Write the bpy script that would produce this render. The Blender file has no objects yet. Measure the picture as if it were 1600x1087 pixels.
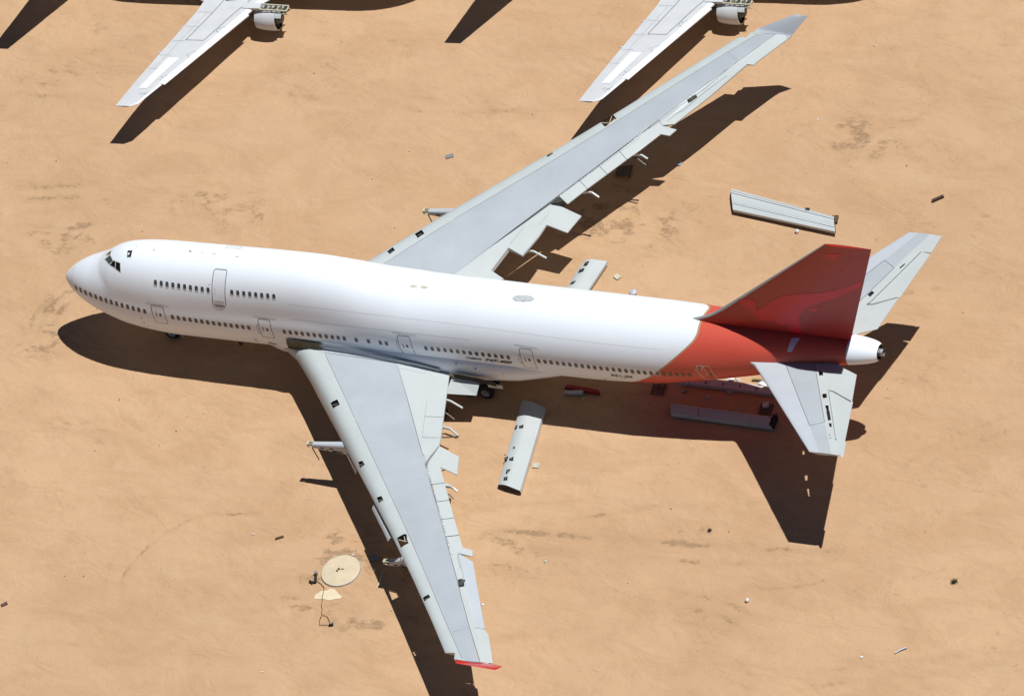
import bpy, bmesh, math, random, json
from mathutils import Vector, Matrix
random.seed(7)
sc=bpy.context.scene
PI=math.pi
# ---------------- camera, sky, sun ----------------
cam_d=bpy.data.cameras.new("camera"); cam=bpy.data.objects.new("camera",cam_d); sc.collection.objects.link(cam); sc.camera=cam
cam.location=(328.0774,-385.6897,485.0073); cam.rotation_euler=(0.751528,0.258811,0.378927)
cam_d.sensor_width=36; cam_d.lens=14273.7/1600*36; cam_d.clip_start=10; cam_d.clip_end=20000
SUN=Vector((0.3455,0.1875,0.9195)).normalized(); EL=math.asin(SUN.z)
w=bpy.data.worlds.new("World"); sc.world=w; w.use_nodes=True
nt=w.node_tree; bg=nt.nodes['Background']; sky=nt.nodes.new('ShaderNodeTexSky'); sky.sky_type='NISHITA'; sky.sun_disc=False
sky.sun_elevation=EL; sky.sun_rotation=math.atan2(SUN.x,SUN.y); sky.dust_density=.3; sky.air_density=.45; sky.altitude=600
nt.links.new(sky.outputs[0],bg.inputs[0]); bg.inputs[1].default_value=0.05
sd=bpy.data.lights.new("sun",'SUN'); so=bpy.data.objects.new("sun",sd); sc.collection.objects.link(so)
sd.energy=5.0; sd.angle=math.radians(.5); sd.color=(1,.975,.94); so.rotation_euler=SUN.to_track_quat('Z','Y').to_euler(); so.location=(0,0,200)
sc.view_settings.view_transform='Standard'; sc.view_settings.look='None'; sc.view_settings.exposure=-0.12; sc.view_settings.gamma=1; sc.view_settings.use_curve_mapping=False

def pchip(xs,ys,x):
    n=len(xs);h=[xs[i+1]-xs[i] for i in range(n-1)];d=[(ys[i+1]-ys[i])/h[i] for i in range(n-1)]
    x=min(max(x,xs[0]),xs[-1]);i=0
    while i<n-2 and x>xs[i+1]: i+=1
    def m(k):
        if k==0: return d[0]
        if k==n-1: return d[-1]
        if d[k-1]*d[k]<=0: return 0.0
        w1=2*h[k]+h[k-1];w2=h[k]+2*h[k-1]
        return (w1+w2)/(w1/d[k-1]+w2/d[k])
    t=(x-xs[i])/h[i]
    return (1+2*t)*(1-t)**2*ys[i]+t*(1-t)**2*h[i]*m(i)+t*t*(3-2*t)*ys[i+1]+t*t*(t-1)*h[i]*m(i+1)
def lin(xs,ys,x):
    i=0
    while i<len(xs)-2 and x>xs[i+1]: i+=1
    t=(x-xs[i])/(xs[i+1]-xs[i]);return ys[i]+(ys[i+1]-ys[i])*t
MAIN=[(0,.02,5.3,5.32,5.28),(.12,.33,5.32,5.62,5.02),(.5,.78,5.3,6.02,4.66),(1,1.18,5.25,6.45,4.28),(2,1.78,5.17,7.03,3.75),(3,2.2,5.1,7.45,3.33),(4,2.53,5.02,7.75,2.98),(6,2.97,4.95,7.97,2.3),(8,3.17,4.96,8.17,1.93),(10,3.25,4.99,8.24,1.75),
(22,3.25,5.2,8.45,1.9),(30,3.25,5.44,8.74,2.1),(36,3.25,5.6,8.98,2.25),(40,3.25,5.63,8.95,2.3),(45,3.25,5.68,8.95,2.42),(50,3.2,5.85,8.95,2.9),(54,2.95,6.15,9.0,3.8),(58,2.5,6.6,8.97,4.8),(62,1.9,7.1,8.87,5.75),(65,1.35,7.4,8.65,6.45),(67,1.1,7.55,8.5,6.7),(68.0,.85,7.6,8.35,6.9),(68.6,.5,7.6,8.05,7.2)]
UP=[(2.8,.9,7.0),(3.4,1.3,7.45),(4,1.6,7.9),(4.6,1.8,8.35),(5.2,2.0,8.75),(6.2,2.2,9.15),(8,2.4,9.43),(10,2.5,9.55),(16,2.5,9.8),(19,2.5,9.92),(22,2.5,9.97),(25,2.5,9.75),(28,2.55,9.2),(31,2.65,8.8),(34,2.8,8.7)]

def main_lobe(x):
    xs=[t[0] for t in MAIN]; return [pchip(xs,[t[k] for t in MAIN],x) for k in range(1,5)]
def up_lobe(x):
    xs=[t[0] for t in UP]; return [pchip(xs,[t[k] for t in UP],x) for k in range(1,3)]
def fus_radius(x,a):
    w,zc,T,B=main_lobe(x); c,s=math.cos(a),math.sin(a)
    v=(T-zc) if s>=0 else (zc-B)
    r=1/math.sqrt((c/w)**2+(s/v)**2)
    if UP[0][0]<x<UP[-1][0] and s>0:
        ru,Tu=up_lobe(x); zu=Tu-ru-zc
        b=s*zu; disc=b*b-(zu*zu-ru*ru)
        if disc>0:
            r2=b+math.sqrt(disc);k=1.1
            h=max(k-abs(r-r2),0)/k; r=max(r,r2)+h*h*k*.25*min(1,(x-UP[0][0])/2.5,(UP[-1][0]-x)/4)
    return r
def fus_pt(x,a,off=0.0):
    w,zc,T,B=main_lobe(x); r=fus_radius(x,a)+off
    return (x,r*math.cos(a),zc+r*math.sin(a))
def fus_a(x,z):
    """angle on the port side at which the skin has height z"""
    lo,hi=math.pi/2,math.pi*1.5
    for _ in range(30):
        m=(lo+hi)/2
        if fus_pt(x,m)[2]>z: lo=m
        else: hi=m
    return (lo+hi)/2
# wing: y, xLE,zLE, xFP,zFP, xRP,zRP, xTE,zTE (aft edge of the trailing panels)
WY=[2.4,3.3,4,6,8,10,13,16,20,24,28,31.2]
WS=[(18.2,3.70,22.2,4.30,28.5,4.00,33.2,3.40),(19.9,3.72,23.0,4.36,29.1,4.05,33.4,3.45),(20.9,3.76,23.6,4.42,29.59,4.1,33.8,3.5),(22.87,3.89,25.28,4.62,30.95,4.26,34.8,3.7),
(24.68,4.02,27.0,4.8,32.3,4.41,35.6,3.92),(26.53,4.2,28.68,4.92,33.62,4.56,36.2,4.15),(29.28,4.48,31.23,4.99,35.62,4.72,36.82,4.5),(32.03,4.74,33.8,5.04,37.63,4.92,38.83,4.68),
(35.68,5.0,37.18,5.18,40.31,5.18,41.48,4.9),(39.17,5.24,40.46,5.36,42.94,5.38,44.5,5.15),(42.52,5.4,43.68,5.48,45.55,5.52,46.9,5.32),(45.1,5.46,46.35,5.54,47.75,5.58,48.8,5.42)]
def wsec(y): return [lin(WY,[s[k] for s in WS],y) for k in range(8)]
def wing_top(x,y):
    xl,zl,xf,zf,xr,zr,xt,zt=wsec(abs(y)); th=wing_th(y)
    zn=zl-.28*th
    if x<xf:
        u=max(0,(x-xl)/(xf-xl)); return zn+(zf-zn)*(1-(1-u)**4.5)
    if x<xr:
        u=(x-xf)/(xr-xf); return zf+(zr-zf)*u+.12*th*u*(1-u)
    return zr+(zt-zr)*(x-xr)/(xt-xr)
def wing_th(y): return lin([2.4,6,12,20,31.2],[1.7,1.3,.85,.6,.32],abs(y))
def stab_z(y): return 7.22+.135*abs(y)
FINTE=lambda z:65.23+(z-6.05)*.4035
def fin_le(z): return lin([7.5,9.09,9.44,10.2,12.32,19.15],[50.5,53.81,54.68,55.91,58.53,66.77],z)
def fin_th(x,z):
    a,b=fin_le(z),FINTE(z); u=min(max((x-a)/(b-a),0),1)
    tm=lin([7,19.2],[.62,.2],z)
    return tm*5*(.2969*math.sqrt(u)-.126*u-.3516*u*u+.2843*u**3-.1036*u**4)*2*.5

D={"port_holes":[[[25.992,-8.62],[26.476,-8.315],[26.907,-8.814],[26.427,-9.133]],[[30.527,-13.908],[30.915,-13.871],[31.255,-14.218],[30.921,-14.407]],[[33.417,-17.088],[33.8,-16.976],[34.116,-17.353],[33.779,-17.548]],[[40.903,-25.924],[41.302,-25.632],[41.531,-25.885],[41.18,-26.237]],[[42.972,-23.922],[43.259,-23.737],[43.503,-24.048],[43.678,-24.399],[43.369,-24.598]]],"port_bighole":[[36.605,-20.698],[37.082,-20.259],[37.287,-20.315],[37.485,-20.759],[37.762,-21.1],[37.29,-21.563]],"star_bighole":[[36.6,21.156],[37.336,21.976],[37.887,21.468],[37.636,21.169],[37.336,20.635],[37.145,20.634]],"star_holes":[[[24.492,6.532],[24.796,6.985],[25.134,6.668],[24.831,6.264]],[[26.104,8.405],[26.521,8.874],[26.928,8.486],[26.541,8.01]],[[33.378,17.715],[33.769,18.058],[34.233,17.511],[33.928,17.132]],[[43.04,23.985],[43.539,24.618],[43.725,24.401],[43.254,23.768]]],"port_lines":[[[29.639,-4.132],[31.77,-4.072],[31.702,-3.608]],[[33.083,-6.66],[34.425,-10.654],[35.726,-10.282]],[[33.627,-8.514],[35.015,-8.125]],[[35.931,-11.17],[35.905,-12.138]],[[44.504,-28.805],[45.704,-28.18]],[[36.236,-13.928],[37.712,-16.169],[38.939,-17.937],[40.202,-19.797]],[[46.089,-28.121],[46.766,-27.995]],[[28.923,-11.895],[29.713,-11.673]],[[41.894,-21.588],[42.681,-22.775]]],"star_lines":[[[36.383,13.986],[38.394,16.868]],[[38.394,16.868],[40.581,19.958]],[[44.599,29.036],[45.695,28.234]],[[33.858,8.849],[34.405,10.458]],[[42.13,21.854],[42.552,22.59],[43.052,23.083],[44.189,25.08],[45.329,26.774]],[[40.63,20.405],[41.739,21.907],[44.088,25.383],[45.623,28.164]]],"port_te":[["trailing_panel",[[29.274,-3.548],[33.481,-3.466],[35.718,-10.221],[35.945,-11.101],[35.786,-12.372],[35.762,-13.231],[34.869,-11.917],[31.575,-6.892]]],["inboard_aileron",[[35.98,-11.135],[37.764,-11.689],[38.394,-13.527],[36.939,-13.171],[36.033,-13.621],[35.904,-12.807]]],["spoiler_panel",[[36.048,-13.666],[36.933,-13.158],[37.911,-14.648],[37.117,-15.148]]],["spoiler_panel",[[37.153,-15.195],[37.942,-14.696],[38.972,-16.276],[38.198,-16.764]]],["spoiler_panel",[[38.229,-16.812],[39.003,-16.324],[40.057,-17.901],[39.279,-18.43]]],["spoiler_panel",[[39.309,-18.478],[40.088,-17.948],[41.117,-19.481],[40.324,-20.019]]],["outboard_flap_tab",[[40.354,-20.066],[41.147,-19.528],[41.907,-20.614],[42.684,-20.652],[42.944,-21.294],[41.91,-21.295],[41.384,-21.678]]],["fixed_trailing_edge",[[41.419,-21.736],[41.826,-21.328],[46.082,-28.054],[46.808,-28.062],[47.041,-28.36],[47.206,-28.376],[47.412,-28.75],[48.666,-31.027],[47.798,-31.19],[45.703,-28.18],[43.428,-24.733]]],["outboard_aileron",[[41.966,-21.31],[43.206,-21.799],[46.77,-28.007],[46.104,-28.013]]]],"star_te":[["trailing_panel",[[30.455,5.293],[32.726,4.982],[34.357,5.871],[33.166,6.352],[33.804,8.482],[35.465,10.91],[35.901,12.054],[35.775,12.895],[34.59,11.148],[32.363,8.053]]],["inboard_spoiler",[[33.829,8.516],[35.077,8.122],[35.769,10.009],[35.985,11.041],[35.391,10.978],[34.415,10.676]]],["inboard_aileron",[[35.789,12.853],[36.615,12.9],[38.308,12.521],[37.748,10.853],[36.061,11.118],[35.512,10.922]]],["spoiler_panel",[[36.138,13.696],[36.989,13.213],[38.02,14.812],[37.236,15.316],[36.85,14.745]]],["spoiler_panel",[[37.261,15.352],[38.044,14.848],[39.09,16.376],[38.301,16.881]]],["spoiler_panel",[[38.325,16.917],[39.114,16.412],[40.142,17.943],[39.384,18.474]]],["spoiler_panel",[[39.408,18.51],[40.165,17.979],[40.882,18.983],[41.978,20.665],[40.742,21.023],[40.496,20.241]]],["outboard_flap_tab",[[41.994,20.697],[42.66,20.745],[43.03,21.361],[41.905,21.392],[41.391,21.869],[40.786,20.904]]],["fixed_trailing_edge",[[41.441,21.876],[41.897,21.418],[42.744,21.744],[44.66,24.745],[46.493,28.127],[46.996,28.159],[47.183,28.553],[48.986,31.374],[47.798,31.24],[45.598,28.224],[43.007,24.087]]]],"tracks":[[[34.091,-5.924,3.34],[34.483,-5.866,3.123],[35.434,-6.153,2.883]],[[35.178,-8.778,3.659],[35.657,-8.69,3.422],[36.375,-9.039,3.219]],[[38.099,-14.517,4.091],[38.346,-14.493,3.889],[38.649,-14.597,3.7]],[[35.097,8.891,3.69],[35.516,9.054,3.503],[36.52,8.847,3.166]],[[37.688,14.8,4.223],[38.196,14.997,4.012],[38.709,14.859,3.737]],[[40.315,18.823,4.473],[40.879,18.992,4.229],[41.26,18.941,3.982]]],"rods":[[[38.244,-15.074,3.818],[38.614,-15.25,3.579]],[[40.544,18.771,4.06],[41.213,18.563,3.667]],[[34.512,-6.999,3.111],[35.25,-7.301,2.853]],[[35.451,-9.516,3.389],[36.319,-8.952,2.963]]],"krueger":[[[28.703,-12.378,3.837],[30.305,-14.077,4.061],[30.198,-14.311,3.776],[28.692,-12.589,3.609]],[[33.188,-17.191,4.355],[34.61,-18.851,4.397],[34.469,-19.258,4.177],[32.906,-17.488,4.047]],[[34.653,-18.905,4.401],[35.846,-20.183,4.501],[35.522,-20.464,4.263],[34.521,-19.311,4.181]]],"pylon_front":[[25.08,-11.8,3.571],[34.757,-20.9,2.191],[25.191,11.8,3.53]],"stabP_holes":[[[64.298,-2.393],[64.608,-2.341],[64.793,-2.733],[64.506,-2.818]],[[65.517,-4.695],[65.811,-4.584],[66.018,-5.007],[65.745,-5.127]],[[66.212,-5.839],[66.452,-5.774],[66.782,-6.458],[66.616,-6.486]],[[66.543,-6.436],[66.761,-6.338],[67.241,-7.241],[67.063,-7.37]],[[67.215,-7.615],[67.414,-7.581],[67.596,-7.943],[67.439,-7.994]]],"stabP_marks":[[[60.43,-1.375],[60.657,-1.338],[60.561,-1.103],[60.348,-1.176]],[[67.721,-8.756],[67.795,-8.743],[67.832,-8.835],[67.758,-8.847]],[[67.901,-9.092],[67.984,-9.078],[68.021,-9.17],[67.938,-9.184]]],"stabS_holes":[[[65.561,5.014],[65.799,5.388],[66.033,5.246],[65.822,4.853]],[[67.253,7.633],[67.534,8.035],[67.612,7.988],[67.342,7.552]]],"glass":[[[4.502,1.7006],[5.191,1.8528],[5.463,1.7862],[4.943,1.6378]],[[5.317,1.8727],[5.849,1.9301],[5.773,1.8129],[5.516,1.7876]],[[5.946,1.9487],[6.416,2.0079],[6.292,1.8511],[5.846,1.8141]],[[4.384,1.5748],[4.903,1.6043],[4.78,1.4817],[4.609,1.4929]]],"hatch":[[[6.608,1.5924],[7.043,1.5939],[7.131,1.7321],[6.779,1.7306]]],"radome":[[1.205,1.5603],[1.135,1.7697],[1.134,1.9963],[1.134,2.2507],[1.161,2.4983],[1.214,2.7445],[1.304,2.8685]],"cavity":[[20.156,-3.42,5.036],[23.115,-3.42,5.427],[22.864,-3.42,4.605],[20.117,-3.42,4.028]],"rootstrip":[[23.092,-3.5,5.023],[24.713,-3.5,5.033],[26.262,-3.5,4.815],[27.797,-3.5,4.558],[29.363,-3.5,4.417],[30.905,-3.5,4.199],[32.175,-3.5,3.973],[32.804,-3.5,3.842]],"beacon":[[[30.444,1.6174],[30.692,1.5623],[31.079,1.5883],[30.797,1.6395]],[[31.254,1.5921],[31.512,1.5415],[31.926,1.5723],[31.631,1.627]]],"oval":[[38.934,1.6047],[39.055,1.5267],[39.653,1.4826],[40.313,1.4829],[40.648,1.5542],[40.493,1.6179],[39.882,1.6563],[39.228,1.6605]],"scuffs":[[[7.1,1.4827],[7.202,1.4829],[7.232,1.5023],[7.155,1.5022]],[[8.779,1.553],[8.944,1.5431],[8.96,1.5722],[8.865,1.5804]],[[11.782,1.5035],[12.018,1.4977],[12.079,1.5391],[11.894,1.5434]],[[12.937,1.5263],[13.042,1.5238],[13.073,1.5455],[12.994,1.5474]],[[13.851,1.5345],[14.179,1.5266],[14.201,1.5373],[13.873,1.5451]],[[15.878,1.5493],[16.188,1.5459],[16.216,1.5595],[15.906,1.5628]],[[14.185,2.0679],[14.291,2.0658],[14.292,2.0837],[14.201,2.0856]],[[14.996,2.5462],[15.073,2.5438],[15.039,2.5716],[14.985,2.5734]],[[17.166,3.3845],[17.378,3.3843],[17.279,3.4467],[17.116,3.4386]],[[17.214,3.4771],[17.4,3.4895],[17.289,3.5459],[17.176,3.5192]],[[51.466,1.5406],[51.658,1.5376],[51.671,1.5478],[51.478,1.5508]]],"fdots":[[34.325,-3.42,4.6],[35.853,-3.42,4.274],[38.073,-3.42,4.008]],"toppanel":[[14.491,1.2501],[15.791,1.2487],[15.795,1.3336],[14.584,1.3438]],"leg":[[61.819,1.9063],[62.48,1.8655],[62.393,2.019],[62.114,2.2651],[61.998,2.4694],[61.636,2.4706],[61.725,2.2199]],"winglet":{"port":[[45.894,-31.527,5.5],[48.71,-31.118,5.48],[50.396,-32.295,6.95],[49.838,-32.609,6.8]],"star":[[45.941,31.578,5.5],[49.018,31.335,5.48],[50.404,32.235,6.9],[49.204,32.425,6.75]]},"emblem":[[58.021,11.787],[58.727,12.089],[59.243,12.208],[59.532,11.977],[59.529,11.627],[59.29,11.267],[59.588,11.104],[60.27,11.665],[61.138,12.436],[61.956,13.016],[63.115,13.37],[64.24,13.615],[65.352,13.829],[66.5,14.206],[67.715,14.863],[68.91,15.564],[68.605,14.822],[67.385,14.079],[66.134,13.287],[65.222,12.807],[64.331,12.42],[63.71,12.063],[63.151,11.432],[62.759,10.785],[62.477,9.848],[62.417,8.852],[61.681,8.683],[61.667,8.985],[61.879,9.489],[61.623,9.888],[61.089,9.63],[60.69,9.893],[60.408,10.096],[59.821,9.9],[59.38,10.018],[59.126,10.343],[59.027,10.919],[58.516,11.176],[58.204,11.497]],"finpatch":[[[66.728,18.234],[67.88,18.347],[67.228,17.587],[66.844,17.897]],[[63.661,11.87],[64.666,12.18],[64.235,11.529],[63.792,11.606]]],"finlines":[[[68.661,18.071],[70.076,18.121]],[[68.651,18.033],[67.573,16.616],[66.478,14.633],[65.222,12.807],[63.773,10.761]]],"flapNE":[[46.983,19.883],[56.114,18.253],[56.766,16.761],[47.927,17.791]],"flapB":[[37.927,11.277],[39.885,11.435],[39.285,7.403],[37.444,7.596]],"flapB_holes":[[[38.245,11.001],[38.57,11.096],[38.543,10.65],[38.238,10.575]],[[38.093,10.26],[38.45,10.375],[38.482,10.053],[38.074,9.865]],[[37.869,8.954],[38.245,9.089],[38.15,8.749],[37.814,8.685]]],"flapC":[[38.353,-2.794],[40.461,-3.249],[41.599,-11.32],[39.609,-10.961]],"flapC_holes":[[[39.234,-5.396],[39.554,-5.269],[39.636,-5.575],[39.298,-5.625]],[[38.841,-5.343],[39.067,-5.31],[39.085,-5.689],[38.923,-5.681]],[[39.614,-8.515],[39.959,-8.384],[40.07,-8.762],[39.741,-8.733]],[[39.125,-8.382],[39.474,-8.33],[39.516,-8.767],[39.347,-8.84]],[[39.861,-9.632],[40.167,-9.57],[40.195,-9.739],[40.057,-9.792],[40.084,-10.025],[39.948,-10.014]],[[39.916,-10.366],[40.228,-10.287],[40.334,-10.618],[40.035,-10.663]],[[39.522,-7.419],[39.672,-7.397],[39.743,-7.576],[39.593,-7.599]]],"flapD":[[50.109,-1.321],[58.293,-1.439],[58.73,-2.466],[50.483,-2.364]],"strip":[[49.719,0.715],[50.625,1.231],[52.138,1.389],[54.852,1.405],[57.087,1.289],[58.299,0.832],[57.582,0.663],[54.586,0.73]],"pallets":[[[47.858,0.471],[48.86,0.657],[49.006,-0.407],[47.989,-0.429]],[[56.882,-0.07],[57.89,0.016],[58.007,-1.043],[57.046,-1.059]],[[36.884,21.014],[38.016,21.434],[38.277,20.205],[37.074,20.107]]],"pts":{"grey_panel":[22.893,20.325],"pale_panel":[41.03,10.381],"glass_panel":[41.661,-8.422],"pale_small":[45.862,-17.182],"brown_plate":[5.132,-27.762],"stick":[24.302,-18.212],"beam":[63.386,21.408],"ball1":[53.546,16.711],"ball2":[62.655,-18.373],"hook1":[53.628,1.809],"hook2":[54.245,1.835],"hook3":[56.262,1.75],"rod":[56.001,2.03],"shard":[52.511,-0.076],"shard2":[54.039,0.722],"ring":[50.518,0.203],"whitebox":[42.029,-1.304],"redstrip":[42.612,-0.898],"buff":[42.846,-1.631],"onpallet":[57.422,-0.365],"scrapA":[50.996,27.986],"scrapB":[73.036,-22.009],"bluepipe":[75.771,-20.967],"panelblue":[32.509,-18.949],"discscrap":[30.763,-18.971],"stickp":[33.776,-20.875],"jack":[28.714,-21.606],"wire1":[29.705,-22.2],"wire2":[30.064,-23.576],"wire3":[30.549,-24.743],"wire4":[30.687,-25.713],"wire5":[31.681,-25.555],"scrapC":[42.593,-21.847],"bush":[77.494,-14.206],"scrapD":[28.081,-30.64],"scrapE":[53.127,11.769],"scrapF":[38.444,-0.164],"dome":[42.917,8.954],"tuft":[57.343,-12.358],"blueshard":[41.742,22.144],"woodend":[56.09,18.242],"white2":[52.766,1.044],"scrapG":[50.589,15.711],"plug":[35.793,-23.478],"sitem":[13.476,-0.367],"scrapH":[22.033,-18.184]},"disc":[[30.396,-20.53],[28.947,-20.757],[31.894,-20.296]],"patch":[[29.318,-23.398],[29.288,-22.973],[29.55,-22.631],[29.998,-22.474],[30.148,-22.304],[30.568,-22.255],[30.943,-22.541],[31.42,-22.809],[31.348,-23.078],[30.884,-23.194],[30.652,-23.343],[30.041,-23.284]],"tracks_g":[[[[-2.652,-4.22],[-3.718,-0.412],[-3.232,2.181],[-1.569,4.15]],0.3,0.9,1.1],[[[-4.0,-2.438],[-4.586,0.791],[-3.32,4.302]],0.25,0.7,0],[[[14.362,-25.74],[13.393,-24.007],[13.566,-22.403],[14.324,-20.389],[15.975,-17.915],[17.958,-16.848],[22.446,-15.969]],0.16,0.8,0],[[[13.328,-27.471],[12.045,-23.903],[12.032,-20.744]],0.2,0.3,0],[[[39.175,-15.161],[43.73,-14.708],[48.309,-14.375],[60.425,-13.554],[68.797,-12.686]],0.35,0.8,0],[[[42.337,-16.485],[45.369,-16.201],[48.605,-16.196]],0.32,1.0,0],[[[45.242,-13.224],[49.405,-11.834],[53.289,-10.426]],0.28,0.7,0],[[[50.96,-15.829],[58.991,-15.198],[64.933,-14.641]],0.3,0.7,0],[[[39.316,-12.879],[43.149,-11.915],[46.214,-11.697]],0.25,0.7,0],[[[-13.039,12.186],[-8.233,12.912],[-4.177,14.01]],0.35,0.6,1.2],[[[-11.7,9.179],[-8.768,10.262],[-4.186,11.435]],0.3,0.5,0],[[[-17.807,22.894],[-14.479,23.192],[-11.106,23.359]],0.3,0.6,1.3],[[[12.843,25.554],[17.645,24.691],[20.925,24.788],[29.198,26.091]],0.4,0.5,0],[[[14.877,26.027],[19.433,25.744],[25.185,25.151]],0.3,0.4,0],[[[51.473,27.85],[53.615,28.535],[55.648,29.073]],0.25,0.8,0],[[[54.611,27.271],[57.595,27.803]],0.3,0.8,0],[[[52.712,25.223],[55.651,25.884]],0.25,0.5,0],[[[55.547,29.059],[58.668,30.673],[61.647,31.201]],0.25,0.5,0],[[[56.148,-18.539],[60.314,-18.681],[64.976,-20.204]],0.3,0.6,1.2],[[[56.927,-20.564],[61.826,-21.314]],0.3,0.5,0],[[[68.974,-24.11],[75.786,-22.11],[84.671,-19.061]],0.3,0.5,1.3],[[[61.37,-17.41],[66.086,-16.363],[70.463,-14.452]],0.25,0.5,0],[[[69.019,-6.344],[71.119,-2.286],[77.098,2.363]],0.3,0.4,1.4],[[[62.199,5.23],[67.984,3.537],[76.676,3.556]],0.3,0.35,0],[[[0.288,11.513],[5.713,11.927],[9.515,14.803]],0.25,0.6,0],[[[6.386,10.344],[9.851,11.361],[11.889,13.116]],0.22,0.6,0],[[[63.814,22.252],[67.688,20.176],[69.393,19.762]],0.2,0.6,0],[[[6.237,-31.102],[14.095,-30.47],[27.122,-29.623]],0.35,0.35,0],[[[37.769,16.692],[39.592,18.929],[42.411,19.978]],0.25,0.5,0],[[[69.878,-8.694],[72.485,-14.442],[73.214,-19.198]],0.3,0.3,0],[[[12.143,15.164],[17.904,18.64],[22.865,19.985]],0.4,0.25,0],[[[39.54,30.294],[50.639,25.076],[60.5,19.833],[72.398,15.658]],0.35,0.25,1.5]],"clusters_g":[[[-2.452,-0.23],3,5,0.9],[[-5.538,9.358],5,4,0.8],[[-10.122,10.752],5,4,0.5],[[4.373,13.761],5,3,0.7],[[9.798,11.488],4,3,0.8],[[-11.603,28.436],6,5,0.5],[[-12.882,24.79],6,3,0.6],[[11.289,29.325],7,5,0.55],[[8.386,25.513],5,3,0.6],[[36.747,16.551],6,5,0.8],[[41.314,15.863],5,4,0.8],[[35.644,11.126],3,2,0.4],[[30.218,-18.554],5,3,0.8],[[34.374,-24.137],5,3,0.8],[[29.173,-23.094],3,3,0.9],[[35.919,-20.166],2,4,0.6],[[39.076,-9.635],5,5,0.3],[[42.901,-16.584],6,3,0.7],[[51.551,-5.225],4,3,0.4],[[54.728,26.954],7,4,0.7],[[64.822,19.453],6,4,0.5],[[68.037,4.811],5,6,0.5],[[74.808,-5.463],8,8,0.35],[[73.595,-16.099],7,6,0.35],[[77.473,-14.149],1.6,1,1.0],[[57.268,-12.431],0.9,0.6,1.2],[[14.226,22.198],6,3,0.4],[[-3.075,21.939],6,4,0.3],[[62.247,33.947],7,7,0.35],[[21.593,28.616],8,5,0.25],[[10.706,-11.361],6,6,0.25],[[3.46,-11.155],5,2,0.5],[[16.864,-14.278],3,3,0.4],[[62.153,-22.175],8,5,0.35],[[61.384,-3.748],4,5,0.35],[[32.401,-3.624],2,2,0.5],[[59.294,-7.823],3,3,0.3],[[65.178,12.704],5,2,0.5]],"arcs":[[[-2.799,-3.254],[-3.507,-0.381],[-3.149,1.994],[-1.987,3.824]],[[13.568,-23.034],[13.687,-20.171],[16.661,-17.619],[21.434,-16.125]],[[55.701,-17.377],[60.292,-17.273],[64.641,-16.59]],[[36.277,-13.218],[39.505,-13.353],[44.672,-14.438]],[[41.417,21.169],[43.374,17.467],[41.796,14.615],[39.472,12.32]]]}

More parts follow.
